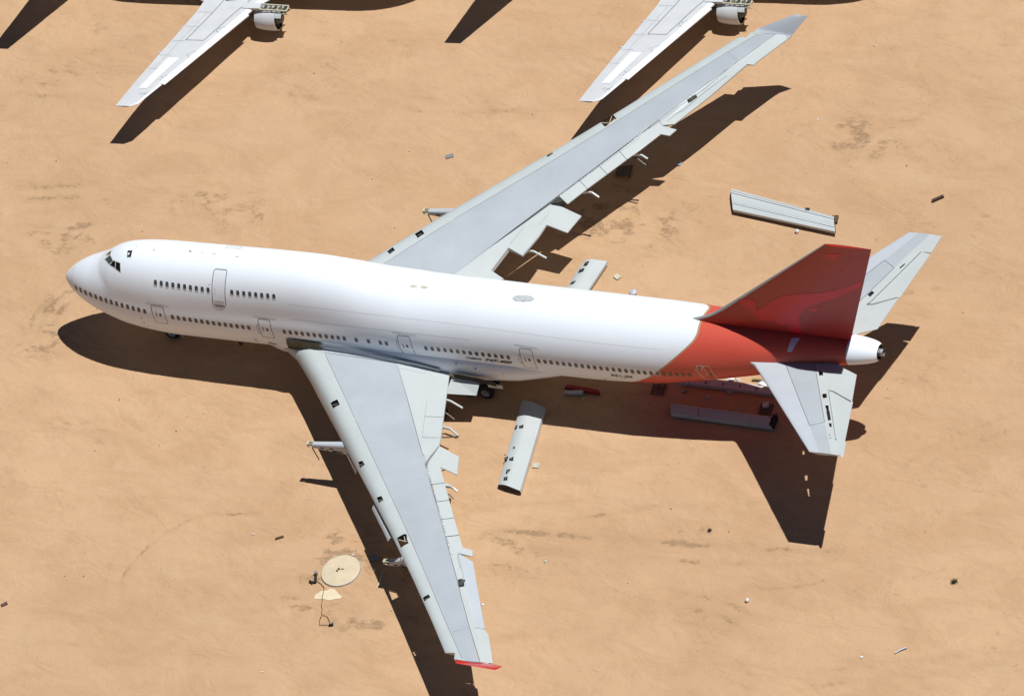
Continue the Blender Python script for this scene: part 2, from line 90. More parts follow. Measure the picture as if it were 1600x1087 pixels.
# ---------------- helpers ----------------
C=sc.collection
class MB:
    def __init__(s): s.v=[];s.f=[];s.m=[]
    def face(s,pts,m=0):
        n=len(s.v); s.v+= [tuple(p) for p in pts]; s.f.append(tuple(range(n,n+len(pts)))); s.m.append(m)
    def grid(s,rows,m=0,closed=False):
        n=len(s.v);c=len(rows[0])
        for r in rows: s.v+=[tuple(p) for p in r]
        for i in range(len(rows)-1):
            for j in range(c if closed else c-1):
                k=(j+1)%c; mm=m(i,j) if callable(m) else m
                s.f.append((n+i*c+j,n+i*c+k,n+(i+1)*c+k,n+(i+1)*c+j)); s.m.append(mm)
    def prism(s,poly,top,bot,m=0):
        """poly: xy list; top,bot: function(x,y)->z"""
        a=sum(poly[i][0]*poly[(i+1)%len(poly)][1]-poly[(i+1)%len(poly)][0]*poly[i][1] for i in range(len(poly)))
        if a<0: poly=poly[::-1]
        n=len(poly);o=len(s.v)
        s.v+=[(x,y,top(x,y)) for x,y in poly]+[(x,y,bot(x,y)) for x,y in poly]
        s.f.append(tuple(range(o,o+n)));s.m.append(m)
        s.f.append(tuple(range(o+2*n-1,o+n-1,-1)));s.m.append(m)
        for i in range(n):
            k=(i+1)%n; s.f.append((o+i,o+n+i,o+n+k,o+k)); s.m.append(m)
    def box(s,c,d,m=0,rz=0,R=None):
        R=R or Matrix.Rotation(rz,3,'Z'); p=[]
        for i in (-1,1):
            for j in (-1,1):
                for k in (-1,1): p.append(Vector(c)+R@Vector((i*d[0]/2,j*d[1]/2,k*d[2]/2)))
        o=len(s.v); s.v+=[tuple(q) for q in p]
        for f in ((0,1,3,2),(4,6,7,5),(0,4,5,1),(2,3,7,6),(0,2,6,4),(1,5,7,3)): s.f.append(tuple(o+i for i in f)); s.m.append(m)
    def bar(s,a,b,w,h,m=0):
        a,b=Vector(a),Vector(b);d=b-a; L=d.length; q=d.to_track_quat('X','Z').to_matrix()
        s.box((a+b)/2,(L,w,h),m,R=q)
    def tube(s,pts,r,m=0,n=8,caps=True):
        pts=[Vector(p) for p in pts]; rows=[]; rr=r if isinstance(r,(list,tuple)) else [r]*len(pts)
        for i,p in enumerate(pts):
            d=(pts[min(i+1,len(pts)-1)]-pts[max(i-1,0)]).normalized(); q=d.to_track_quat('Z','Y').to_matrix()
            rows.append([p+q@Vector((rr[i]*math.cos(t*2*PI/n),rr[i]*math.sin(t*2*PI/n),0)) for t in range(n)])
        s.grid(rows,m,True)
        if caps: s.face(rows[0][::-1],m); s.face(rows[-1],m)
    def build(s,name,mats,parent=None,smooth=None):
        me=bpy.data.meshes.new(name); me.from_pydata(s.v,[],s.f); 
        for m in (mats if isinstance(mats,(list,tuple)) else [mats]): me.materials.append(m)
        me.polygons.foreach_set('material_index',s.m)
        if smooth is not None:
            me.polygons.foreach_set('use_smooth',[True]*len(me.polygons))
            bm=bmesh.new(); bm.from_mesh(me); bmesh.ops.remove_doubles(bm,verts=bm.verts,dist=.0005); bmesh.ops.recalc_face_normals(bm,faces=bm.faces); bm.to_mesh(me); bm.free()
            me.set_sharp_from_angle(angle=math.radians(smooth))
        o=bpy.data.objects.new(name,me); C.objects.link(o)
        if parent: o.parent=parent
        return o
def tag(o,label=None,cat=None,group=None,kind=None):
    for k,v in (('label',label),('category',cat),('group',group),('kind',kind)):
        if v: o[k]=v
    return o
def empty(name,loc=(0,0,0),rz=0):
    o=bpy.data.objects.new(name,None); C.objects.link(o); o.location=loc; o.rotation_euler=(0,0,rz); o.empty_display_size=.5; return o
def kids(o): return [c for c in C.objects if c.parent==o]
def copy_tree(o,parent=None):
    c=o.copy(); C.objects.link(c); c.parent=parent
    for ch in kids(o): copy_tree(ch,c)
    return c
def join_mb(o,mb):
    """add more faces to an object's own mesh"""
    bm=bmesh.new(); bm.from_mesh(o.data); vs=[bm.verts.new(p) for p in mb.v]
    for f,m in zip(mb.f,mb.m):
        try: g=bm.faces.new([vs[i] for i in f]); g.material_index=m
        except ValueError: pass
    bm.to_mesh(o.data); bm.free()
def cut(o,cutters):
    for c in cutters:
        md=o.modifiers.new('cut','BOOLEAN'); md.operation='DIFFERENCE'; md.object=c; md.solver='EXACT'; md.material_mode='TRANSFER' if hasattr(md,'material_mode') else md.material_mode
    dg=bpy.context.evaluated_depsgraph_get(); ev=o.evaluated_get(dg); me=bpy.data.meshes.new_from_object(ev)
    o.modifiers.clear(); old=o.data; o.data=me; me.name=o.name
    for c in cutters: bpy.data.objects.remove(c)
# ---------------- materials ----------------
def mat(name,col,rough=.5,metal=0.0,var=.06,scale=1.5,bump=0.0,col2=None,coat=0):
    m=bpy.data.materials.new(name); m.use_nodes=True; n=m.node_tree; b=n.nodes['Principled BSDF']
    b.inputs['Roughness'].default_value=rough; b.inputs['Metallic'].default_value=metal
    if coat: b.inputs['Coat Weight'].default_value=coat
    tc=n.nodes.new('ShaderNodeTexCoord'); no=n.nodes.new('ShaderNodeTexNoise'); no.inputs['Scale'].default_value=scale; no.inputs['Detail'].default_value=6; no.inputs['Roughness'].default_value=.65
    n.links.new(tc.outputs['Object'],no.inputs['Vector'])
    cr=n.nodes.new('ShaderNodeValToRGB'); cr.color_ramp.elements[0].position=.3; cr.color_ramp.elements[1].position=.7
    c2=col2 or tuple(c*(1-var*2.2) for c in col)
    cr.color_ramp.elements[0].color=(*c2,1); cr.color_ramp.elements[1].color=(*col,1)
    n.links.new(no.outputs[0],cr.inputs[0]); n.links.new(cr.outputs[0],b.inputs['Base Color'])
    if bump:
        bp=n.nodes.new('ShaderNodeBump'); bp.inputs['Strength'].default_value=bump; bp.inputs['Distance'].default_value=.05; n.links.new(no.outputs[0],bp.inputs['Height']); n.links.new(bp.outputs[0],b.inputs['Normal'])
    return m
M=dict(
 white=mat('white_paint',(.79,.845,.92),.32,var=.03,scale=.4,coat=.3),
 whitegrey=mat('pale_grey_paint',(.505,.555,.565),.4,var=.03,scale=.5),
 strip=mat('light_wing_paint',(.495,.55,.56),.42,var=.035,scale=.6),
 blue=mat('blue_grey_paint',(.43,.482,.525),.42,var=.055,scale=.35),
 lilac=mat('lilac_grey_paint',(.49,.54,.595),.42,var=.03,scale=.6),
 metal=mat('bare_metal',(.42,.43,.45),.4,.5,var=.1,scale=3),
 dark=mat('dark_bay',(.012,.012,.013),.7,var=.3,scale=6),
 line=mat('panel_seam',(.16,.17,.18),.6,var=.1),
 softline=mat('fine_panel_seam',(.36,.40,.42),.6,var=.1),
 tyre=mat('rubber',(.018,.018,.02),.8,var=.2,scale=8),
 black=mat('black_paint',(.02,.02,.022),.4,var=.1),
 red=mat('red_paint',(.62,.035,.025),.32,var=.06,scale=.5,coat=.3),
 red_shaded=mat('red_paint_shaded',(.37,.022,.018),.35,var=.05,scale=.5),  # same red as the body, darkened to paint in the fin's shade
 emblem=mat('crimson_emblem_paint',(.60,.006,.026),.35,var=.05,scale=.6),
 gold=mat('gold_line',(.42,.31,.16),.45,var=.08),
 paleline=mat('pale_door_outline',(.72,.55,.45),.5,var=.1),
 window=mat('cabin_window_pane',(.055,.045,.035),.25,var=.3,scale=1.7,col2=(.10,.085,.06)),
 uwindow=mat('upper_window_pane',(.03,.035,.04),.2,var=.3,scale=1.3,col2=(.09,.10,.10)),
 blind=mat('window_blind',(.62,.62,.58),.6,var=.05),
 glass=mat('cockpit_glass',(.01,.012,.015),.12,var=.2),
 glassA=mat('windscreen_glass',(.10,.12,.14),.1,var=.3,scale=3),
 cream=mat('cream_sealant',(.62,.62,.48),.6,var=.15,scale=8),
 olive=mat('olive_insulation',(.10,.095,.055),.6,var=.3,scale=3,bump=.5),
 wood=mat('grey_wood',(.20,.155,.11),.85,var=.25,scale=6,bump=.4),
 bwood=mat('brown_wood',(.20,.10,.05),.85,var=.3,scale=6,bump=.4),
 rust=mat('rusty_hose',(.16,.045,.02),.7,var=.25,scale=9),
 sandpale=mat('pale_sandy_crust',(.72,.62,.44),.9,var=.06,scale=2,bump=.4),
 conc=mat('buff_concrete',(.64,.55,.39),.85,var=.08,scale=1.1,bump=.3),
 steelb=mat('blue_panel_paint',(.22,.30,.42),.35,var=.08,scale=2),
 bag=mat('white_cover_sheet',(.80,.81,.82),.5,var=.1,scale=5,bump=.5),
 greenp=mat('green_primer',(.12,.17,.05),.6,var=.2,scale=6),
 yellow=mat('yellow_marking',(.80,.60,.15),.5,var=.05),
 clear=mat('milky_sheet',(.55,.58,.52),.15,var=.1,scale=6),
 dirtmetal=mat('dirty_structure',(.26,.25,.22),.55,.3,var=.5,scale=14),
)
# livery: white body, gold line, red tail, white tail cone, all by position along the skin
def livery_mat():
    m=bpy.data.materials.new('fuselage_livery'); m.use_nodes=True; n=m.node_tree; b=n.nodes['Principled BSDF']; N=n.nodes.new; L=n.links.new
    b.inputs['Roughness'].default_value=.48; b.inputs['Coat Weight'].default_value=.05
    tc=N('ShaderNodeTexCoord'); sx=N('ShaderNodeSeparateXYZ'); L(tc.outputs['Object'],sx.inputs[0])
    mz=N('ShaderNodeMapRange'); mz.inputs['From Min'].default_value=2; mz.inputs['From Max'].default_value=10; L(sx.outputs['Z'],mz.inputs['Value'])
    fc=N('ShaderNodeFloatCurve'); L(mz.outputs[0],fc.inputs['Value']); cu=fc.mapping.curves[0]
    pts=[(2.5,46.5),(3.4,47.6),(4.5,49.0),(5.45,50.27),(6.39,51.42),(7.63,52.97),(8.2,53.75),(8.6,54.25),(8.8,54.35),(9.0,54.3),(9.6,54.3)]
    P=[((z-2)/8,(x-44)/12) for z,x in pts]; cu.points[0].location=P[0]; cu.points[1].location=P[-1]
    for p in P[1:-1]: cu.points.new(*p)
    for p in cu.points: p.handle_type='AUTO'
    fc.mapping.update()
    mx=N('ShaderNodeMath'); mx.operation='MULTIPLY_ADD'; L(fc.outputs[0],mx.inputs[0]); mx.inputs[1].default_value=12; mx.inputs[2].default_value=44
    d=N('ShaderNodeMath'); d.operation='SUBTRACT'; L(sx.outputs['X'],d.inputs[0]); L(mx.outputs[0],d.inputs[1])
    def gt(sock,v):
        g=N('ShaderNodeMath'); g.operation='GREATER_THAN'; L(sock,g.inputs[0]); g.inputs[1].default_value=v; return g.outputs[0]
    no=N('ShaderNodeTexNoise'); no.inputs['Scale'].default_value=.5; no.inputs['Detail'].default_value=5
    mp=N('ShaderNodeMapping'); mp.inputs['Scale'].default_value=(.5,1,1.6); L(tc.outputs['Object'],mp.inputs[0]); L(mp.outputs[0],no.inputs['Vector'])
    def mix(a,bc,f):
        x=N('ShaderNodeMix'); x.data_type='RGBA'; L(f,x.inputs[0])
        for s,i in ((a,6),(bc,7)):
            if isinstance(s,tuple): x.inputs[i].default_value=(*s,1)
            else: L(s,x.inputs[i])
        return x.outputs[2]
    white=mix((.77,.845,.93),(.82,.88,.95),no.outputs[0])
    red=mix((.54,.072,.045),(.64,.100,.062),no.outputs[0])
    c=mix(white,(.40,.29,.15),gt(d.outputs[0],0)); c=mix(c,red,gt(d.outputs[0],.17)); c=mix(c,white,gt(sx.outputs['X'],66.1))
    L(c,b.inputs['Base Color'])
    bp=N('ShaderNodeBump'); bp.inputs['Strength'].default_value=.12; bp.inputs['Distance'].default_value=.03
    no2=N('ShaderNodeTexNoise'); no2.inputs['Scale'].default_value=1.2; no2.inputs['Detail'].default_value=2; L(tc.outputs['Object'],no2.inputs['Vector']); L(no2.outputs[0],bp.inputs['Height']); L(bp.outputs[0],b.inputs['Normal'])
    return m
M['livery']=livery_mat()
# ---------------- ground ----------------
def sand_mat():
    m=bpy.data.materials.new('desert_sand'); m.use_nodes=True; n=m.node_tree; b=n.nodes['Principled BSDF']; N=n.nodes.new; L=n.links.new
    b.inputs['Roughness'].default_value=.95; b.inputs['Specular IOR Level'].default_value=.15
    tc=N('ShaderNodeTexCoord')
    def noise(scale,detail=8,rough=.6,dist=0,mapscale=None,rot=0,loc=(0,0,0)):
        t=N('ShaderNodeTexNoise'); t.inputs['Scale'].default_value=scale; t.inputs['Detail'].default_value=detail; t.inputs['Roughness'].default_value=rough; t.inputs['Distortion'].default_value=dist
        mp=N('ShaderNodeMapping'); mp.inputs['Scale'].default_value=mapscale or (1,1,1); mp.inputs['Rotation'].default_value=(0,0,rot); mp.inputs['Location'].default_value=loc
        L(tc.outputs['Object'],mp.inputs[0]); L(mp.outputs[0],t.inputs['Vector']); return t.outputs[0]
    def ramp(s,a,bb,ca=(0,0,0),cb=(1,1,1)):
        r=N('ShaderNodeValToRGB'); r.color_ramp.elements[0].position=a; r.color_ramp.elements[1].position=bb; r.color_ramp.elements[0].color=(*ca,1); r.color_ramp.elements[1].color=(*cb,1); L(s,r.inputs[0]); return r.outputs[0]
    def mix(a,bc,f,mode='MIX'):
        x=N('ShaderNodeMix'); x.data_type='RGBA'; x.blend_type=mode
        if isinstance(f,float): x.inputs[0].default_value=f
        else: L(f,x.inputs[0])
        for s,i in ((a,6),(bc,7)):
            if isinstance(s,tuple): x.inputs[i].default_value=(*s,1)
            else: L(s,x.inputs[i])
        return x.outputs[2]
    def mul(a,c):
        x=N('ShaderNodeMath'); x.operation='MULTIPLY'
        for s,i in ((a,0),(c,1)):
            if isinstance(s,float): x.inputs[i].default_value=s
            else: L(s,x.inputs[i])
        return x.outputs[0]
    def grad(cx,cy,rx,ry):
        mp=N('ShaderNodeMapping'); mp.inputs['Location'].default_value=(-cx/rx,-cy/ry,0); mp.inputs['Scale'].default_value=(1/rx,1/ry,0); L(tc.outputs['Object'],mp.inputs[0])
        ln=N('ShaderNodeVectorMath'); ln.operation='LENGTH'; L(mp.outputs[0],ln.inputs[0]); return ramp(ln.outputs['Value'],1.0,.2)
    base=mix((.48,.308,.178),(.545,.355,.207),ramp(noise(.035,3),.35,.65))
    base=mix(base,(.54,.315,.160),mul(grad(56,-8,38,22),.65))      # redder sand under and aft of the tail
    base=mix(base,(.385,.262,.168),mul(grad(20,-64,105,52),.8))        # greyer, browner sand on the near side
    base=mix(base,(.425,.258,.138),mul(ramp(noise(.14,9,.68,.6,(1,1.8,1),.18),.44,.60),.5))
    base=mix(base,(.52,.365,.225),mul(ramp(noise(.30,6,.6,.5,(.7,1.8,1),.25,(31,7,0)),.52,.72),.45))
    # scuffed soil: strength painted per vertex of the ground sheet, broken up by fine noise
    at=N('ShaderNodeVertexColor'); at.layer_name='soil'; sp=N('ShaderNodeSeparateColor'); L(at.outputs[0],sp.inputs[0])
    def thr(sock,ns,lo,hi,amt):
        m1=N('ShaderNodeMath'); m1.operation='MULTIPLY_ADD'; L(ns,m1.inputs[0]); m1.inputs[1].default_value=amt; L(sock,m1.inputs[2])
        mr=N('ShaderNodeMapRange'); mr.interpolation_type='SMOOTHSTEP'; mr.inputs['From Min'].default_value=lo+amt*.5; mr.inputs['From Max'].default_value=hi+amt*.5; L(m1.outputs[0],mr.inputs['Value']); return mr.outputs[0]
    n1=noise(1.3,9,.74,.8,(.55,1.5,1),.2)
    base=mix(base,(.31,.19,.105),mul(thr(sp.outputs[0],n1,.26,.72,2.3),.55))
    base=mix(base,(.20,.13,.075),mul(thr(sp.outputs[0],noise(3.2,8,.74,.5,(.8,1.3,1),.1,(3,1,0)),.46,.70,2.3),.65))
    base=mix(base,(.36,.225,.125),mul(sp.outputs[1],.6))
    grp=ramp(noise(.10,4,.6,0,None,0,(4,7,0)),.50,.64)
    cl=ramp(noise(1.1,8,.74,.7,(.8,1.2,1),.3),.60,.68)
    base=mix(base,(.22,.145,.085),mul(mul(cl,grp),.6))
    cl2=ramp(noise(2.6,5,.6,.3,None,0,(1,1,0)),.70,.77)
    base=mix(base,(.15,.105,.07),mul(cl2,mul(ramp(noise(.16,3,loc=(20,7,0)),.5,.62),.8)))
    g=ramp(noise(5.5,2,.5),.36,.30)
    base=mix(base,(.60,.45,.31),mul(g,.12))
    L(base,b.inputs['Base Color'])
    h1=noise(.22,7,.6,.6,(.8,1.6,1),.2); h2=noise(1.6,7,.66,.3); h3=noise(.6,7,.62,.9,(.7,1.3,1),.2)
    a=N('ShaderNodeMath'); a.operation='ADD'; L(mul(h1,1.6),a.inputs[0]); L(mul(h2,.14),a.inputs[1])
    a2=N('ShaderNodeMath'); a2.operation='ADD'; L(a.outputs[0],a2.inputs[0]); L(mul(h3,.40),a2.inputs[1])
    bp=N('ShaderNodeBump'); bp.inputs['Strength'].default_value=.6; bp.inputs['Distance'].default_value=.35; L(a2.outputs[0],bp.inputs['Height']); L(bp.outputs[0],b.inputs['Normal'])
    return m
import numpy as np
def vnoise(X,Y,seed,f):
    rs=np.random.RandomState(seed); T=rs.rand(256,256); x=X*f+37.3;y=Y*f+91.7; xi=np.floor(x).astype(int);yi=np.floor(y).astype(int); fx=x-xi;fy=y-yi; fx=fx*fx*(3-2*fx);fy=fy*fy*(3-2*fy)
    a=T[xi%256,yi%256];b=T[(xi+1)%256,yi%256];c=T[xi%256,(yi+1)%256];d=T[(xi+1)%256,(yi+1)%256]
    return (a*(1-fx)+b*fx)*(1-fy)+(c*(1-fx)+d*fx)*fy
def fbm(X,Y,seed,f,o=5,g=.55):
    s=0;a=1;n=0
    for k in range(o): s=s+a*vnoise(X,Y,seed+k,f*2**k); n+=a; a*=g
    return s/n
gx=np.arange(-34,92,.2); gy=np.arange(-46,66,.2); GX,GY=np.meshgrid(gx,gy,indexing='ij')
scuff=np.zeros_like(GX); rut=np.zeros_like(GX)
def segd(P):
    best=np.full_like(GX,1e9); al=np.zeros_like(GX); side=np.zeros_like(GX); s0=0
    for (x0,y0),(x1,y1) in zip(P,P[1:]):
        dx,dy=x1-x0,y1-y0; Lq=math.hypot(dx,dy); u=((GX-x0)*dx+(GY-y0)*dy)/(Lq*Lq); uc=np.clip(u,0,1); d=np.hypot(GX-x0-uc*dx,GY-y0-uc*dy); sg=np.sign((GX-x0)*dy-(GY-y0)*dx)
        m=d<best; best=np.where(m,d,best); al=np.where(m,s0+uc*Lq,al); side=np.where(m,sg,side); s0+=Lq
    return best,al,side,s0
def smooth(P):
    out=[]
    for i in range(len(P)-1):
        p0=P[max(i-1,0)];p1=P[i];p2=P[i+1];p3=P[min(i+2,len(P)-1)]
        for k in range(6):
            u=k/6; out.append(tuple(.5*((2*p1[c])+(-p0[c]+p2[c])*u+(2*p0[c]-5*p1[c]+4*p2[c]-p3[c])*u*u+(-p0[c]+3*p1[c]-3*p2[c]+p3[c])*u**3) for c in (0,1)))
    return out+[tuple(P[-1])]
for k,(P,wd,s,tw) in enumerate(D['tracks_g']):
    d,al,sd_,LL=segd(smooth(P)); wob=(fbm(GX,GY,50+k,.35,3)-.5)*.9
    ends=np.clip(al/2.5,0,1)*np.clip((LL-al)/2.5,0,1); br=np.clip((fbm(al,d*.3+k*7,90+k,.45,4)-.36)*4,0,1)
    for off in ((0,) if not tw else (0,tw)):
        e=np.abs(d*sd_-off+wob*.4); v=np.exp(-(e/wd)**2)*ends*br*s; scuff=np.maximum(scuff,v*.95); rut=np.maximum(rut,np.exp(-(e/(wd*1.3))**2)*s*np.clip(ends*2,0,1)*.5)
for k,(c,a,b,s) in enumerate(D['clusters_g']):
    q=np.exp(-(((GX-c[0])/a)**2+((GY-c[1])/b)**2)); n_=fbm(GX*.7+GY*.2,GY*1.25,200+k,.95,5,.62); scuff=np.maximum(scuff,q*s*np.clip((n_-.50)*8,0,1)*.85); rut=np.maximum(rut,q*s*np.clip((n_-.4)*2,0,.5)*.5)
edge=np.clip(np.minimum(np.minimum(GX-gx[0],gx[-1]-GX),np.minimum(GY-gy[0],gy[-1]-GY))/6,0,1)
hz=(fbm(GX,GY,1,.12,6,.55)-.62)*.16+(fbm(GX*.6+GY*.3,GY*1.3,9,.45,5,.6)-.5)*.11+(fbm(GX+GY*.5+3*fbm(GX,GY,77,.08,2),GY*1.2,19,1.1,3)-.5)*.035-rut*.06+scuff*(fbm(GX,GY,31,2.0,3)-.5)*.06
hz=np.minimum(hz,0.004)*edge
nx,ny=GX.shape; co=np.stack([GX.ravel(),GY.ravel(),hz.ravel()],1)
ring=[(-5000,-5000,0),(5000,-5000,0),(5000,5000,0),(-5000,5000,0)]; n0=nx*ny; co=np.vstack([co,np.array(ring)])
idx=np.arange(n0).reshape(nx,ny); q=np.stack([idx[:-1,:-1],idx[1:,:-1],idx[1:,1:],idx[:-1,1:]],-1).reshape(-1,4)
bot=list(idx[:,0]);rt=list(idx[-1,:]);tp=list(idx[:,-1][::-1]);lf=list(idx[0,:][::-1])
faces=[[n0+0,n0+1]+bot[::-1],[n0+1,n0+2]+rt[::-1],[n0+2,n0+3]+tp[::-1],[n0+3,n0+0]+lf[::-1]]
me=bpy.data.meshes.new('ground'); me.vertices.add(len(co)); me.vertices.foreach_set('co',co.ravel())
tot=[4]*len(q)+[len(f_) for f_ in faces]; li=np.concatenate([q.ravel()]+[np.array(f_) for f_ in faces]); st_=np.concatenate([[0],np.cumsum(tot)[:-1]])
me.loops.add(len(li)); me.loops.foreach_set('vertex_index',li.astype(np.int32)); me.polygons.add(len(tot)); me.polygons.foreach_set('loop_start',st_.astype(np.int32)); me.polygons.foreach_set('loop_total',np.array(tot,dtype=np.int32)); me.polygons.foreach_set('use_smooth',np.array([True]*len(q)+[False]*4))
me.update(calc_edges=True); me.validate()
ca=me.color_attributes.new('soil','FLOAT_COLOR','POINT'); cc=np.zeros((len(co),4)); cc[:n0,0]=scuff.ravel(); cc[:n0,1]=rut.ravel(); cc[:,3]=1; ca.data.foreach_set('color',cc.ravel().astype(np.float32))
me.materials.append(sand_mat()); go=bpy.data.objects.new('ground',me); C.objects.link(go); tag(go,kind='structure')

# ---------------- the airliner ----------------
air=empty('airliner',(34,0,0)); tag(air,'stripped white four-engine jumbo jet without engines, red tail fin and upturned wingtips','airliner')
AI=Matrix.Translation((-34,0,0))
def place(o,parent=air):
    # geometry is written in world metres; children of the airliner root are shifted back
    if parent is air: o.matrix_parent_inverse=AI
    return o
def part(mb,name,mats,parent=air,smooth=None): return place(mb.build(name,mats,parent,smooth),parent)
# fuselage skin
f=MB(); rows=[]
xs=[0,.03,.08,.15,.25,.38,.5,.7,.9]+[1.1+.2*i for i in range(45)]+[10.1+.5*i for i in range(int((66-10.1)/.5)+1)]+[66.1,66.6,67,67.4,67.8,68.1,68.35]
NA=120
for x in xs: rows.append([fus_pt(x,2*PI*j/NA+PI/2) for j in range(NA)])
f.grid(rows,0,True); f.face(rows[0][::-1])
xe=68.35; w_,zc_,T_,B_=main_lobe(xe)
inner=[(xe-.05,.8*w_*math.cos(2*PI*j/NA+PI/2),zc_+.8*(T_-B_)/2*math.sin(2*PI*j/NA+PI/2)) for j in range(NA)]
f.grid([rows[-1],inner],1,True); deep=[(xe-1.2,p[1]*.8,zc_+(p[2]-zc_)*.8) for p in inner]; f.grid([inner,deep],1,True); f.face(deep,1)
fus=part(f,'fuselage',[M['livery'],M['dark']],smooth=50)
def patch(quad,off,nu=6,nv=6,mb=None,m=0):
    """bilinear patch on the skin from 4 (x,a) corners"""
    mb=mb or MB(); a,b,c,d=quad; rows=[]
    for i in range(nu+1):
        u=i/nu; r=[]
        for j in range(nv+1):
            v=j/nv
            x=(a[0]*(1-u)+b[0]*u)*(1-v)+(d[0]*(1-u)+c[0]*u)*v; t=(a[1]*(1-u)+b[1]*u)*(1-v)+(d[1]*(1-u)+c[1]*u)*v
            r.append(fus_pt(x,t,off))
        rows.append(r)
    mb.grid(rows,m); return mb
def xz(x,z): return (x,fus_a(x,z))
def skin_poly(mb,pts,off,m=0):
    mb.face([fus_pt(x,a,off) for x,a in pts],m)
def ribbon(mb,pts,off,wd,m=0,closed=False,sub=4):
    P=[]
    n=len(pts)
    for i in range(n if closed else n-1):
        a,b=pts[i],pts[(i+1)%n]
        for k in range(sub): P.append((a[0]+(b[0]-a[0])*k/sub,a[1]+(b[1]-a[1])*k/sub))
    if not closed: P.append(pts[-1])
    V=[Vector(fus_pt(x,a,off)) for x,a in P]; n=len(V); L_=[];R_=[]
    for i in range(n):
        d=(V[(i+1)%n]-V[i-1]) if closed else (V[min(i+1,n-1)]-V[max(i-1,0)])
        x,a=P[i]; nn=Vector(fus_pt(x,a,off+1))-V[i]; s=d.cross(nn).normalized()*wd/2; L_.append(V[i]-s);R_.append(V[i]+s)
    if closed: L_.append(L_[0]);R_.append(R_[0])
    mb.grid([L_,R_],m)
# windows
def winz(x): return pchip([1.6,2.18,2.7,3.77,4.78,5.78,6.78,7.74,8.26,10.65,16,20,28,35,41,50.6,53.7,55.4],[5.77,5.87,5.91,5.98,6.01,6.01,5.98,5.93,5.89,5.75,5.63,5.67,5.77,5.84,5.88,5.95,6.04,6.12],x)
def window_mesh(x,z,w,h,matn,name,par,blind=0,frame=True,rim='white'):
    mb=MB()
    def loop(s,t): 
        P=[]
        for k in range(16):
            a=2*PI*k/16; cx,cz=math.cos(a),math.sin(a)
            P.append((x+s*abs(cx)**.55*(1 if cx>0 else -1), z+t*abs(cz)**.55*(1 if cz>0 else -1)))
        return P
    o=[fus_pt(*xz(*p),.010) for p in loop(w/2+.035,h/2+.035)]; i_=[fus_pt(*xz(*p),.014) for p in loop(w/2,h/2)]
    mb.grid([o,i_],0,True); mb.face(i_,1)
    if blind:
        zz=z+h/2-h*blind if blind>0 else z-h/2
        lo,hi=(z+h/2-h*blind,z+h/2-.03) if blind>0 else (z-h/2+.03,z-h/2-h*blind)
        mb.face([fus_pt(*xz(x-w/2+.04,lo),.02),fus_pt(*xz(x+w/2-.04,lo),.02),fus_pt(*xz(x+w/2-.04,hi),.02),fus_pt(*xz(x-w/2+.04,hi),.02)],2)
    o=part(mb,name,[M[rim],M[matn],M['blind']],par); return o
xsw=[1.6,2.16,2.68,3.2,3.77]+[3.77+.499*i for i in range(1,10)]
xsw=[1.6,2.16,2.69,3.23]+[3.76+.5*i for i in range(0,10)]
main_x=xsw+[10.65+.4985*i for i in range(14)]+[20.16+.508*i for i in range(11)]+[26.25,27.28,28.29,28.8]+[32.12+.526*i for i in range(14)]+[41.48+.511*i for i in range(25)]
for x in main_x:
    o=window_mesh(x,winz(x),.28,.42,'window','window',air,rim='white' if x<51.3 else 'red_shaded')
for x in [9.59+.5045*i for i in range(10)]+[16.17+.513*i for i in range(8)]:
    window_mesh(x,8.32 if x<15 else 8.32+(x-14)*.03,.27,.42,'uwindow','upper_deck_window',air,blind=-.22)
# doors
def door(x0,x1,z0,z1,slant=0,red=False,handle=True,scale_top=0):
    mb=MB(); q=[xz(x0,z1),xz(x1,z1),xz(x1+slant,z0),xz(x0+slant,z0)]
    r=.14
    ol=[(x0+r,z1),(x1-r,z1),(x1-r*.3,z1-r*.3),(x1,z1-r),(x1+slant,z0+r*.4),(x1+slant-r*.4,z0),(x0+slant+r*.4,z0),(x0+slant,z0+r*.4),(x0,z1-r),(x0+r*.3,z1-r*.3)]
    pl=[xz(x,z) for x,z in ol]
    patch([xz(x0+.03,z1-.03),xz(x1-.03,z1-.03),xz(x1+slant-.03,z0+.03),xz(x0+slant+.03,z0+.03)],.006,6,10,mb,0)
    ribbon(mb,pl,.012,.075 if red else .045,1,True)
    d=part(mb,'cabin_door',[M['red'] if red else M['white'],M['paleline'] if red else M['line']],air)
    return d
doors=[(8.9,9.97,4.97,6.57,.1),(18.05,19.07,4.78,6.54,.02),(29.88,30.95,4.68,6.74,0),(40.03,41.1,4.84,6.86,0)]
for i,(a,b,c,e,s) in enumerate(doors):
    d=door(a,b,c,e,s); xm=(a+b)/2; zw=winz(xm)
    window_mesh(xm+.14+s*.5,zw,.2,.3,'window','window',d)
    h=MB(); ribbon(h,[xz(xm-.22+s*.5,zw+.22),xz(xm-.19+s*.5,zw-.22)],.02,.07,0); part(h,'door_handle',M['line'],d)
    if i: 
        h=MB(); 
        for zz in (zw+.35,zw-.45): ribbon(h,[xz(a-.18,zz),xz(a+.02,zz)],.016,.05,0)
        ribbon(h,[xz(a-.18,zw+.35),xz(a-.18,zw-.45)],.016,.035,0)
        part(h,'door_hinge',M['softline'],d)
    l=MB(); ribbon(l,[xz(a-.35,e+.22),xz(b+.55,e+.12)],.012,.03,0); part(l,'rain_gutter',M['softline'],d)
d=door(54.46,55.55,5.55,7.0,.25,True); d['label']='red rear door edged with a pale line'
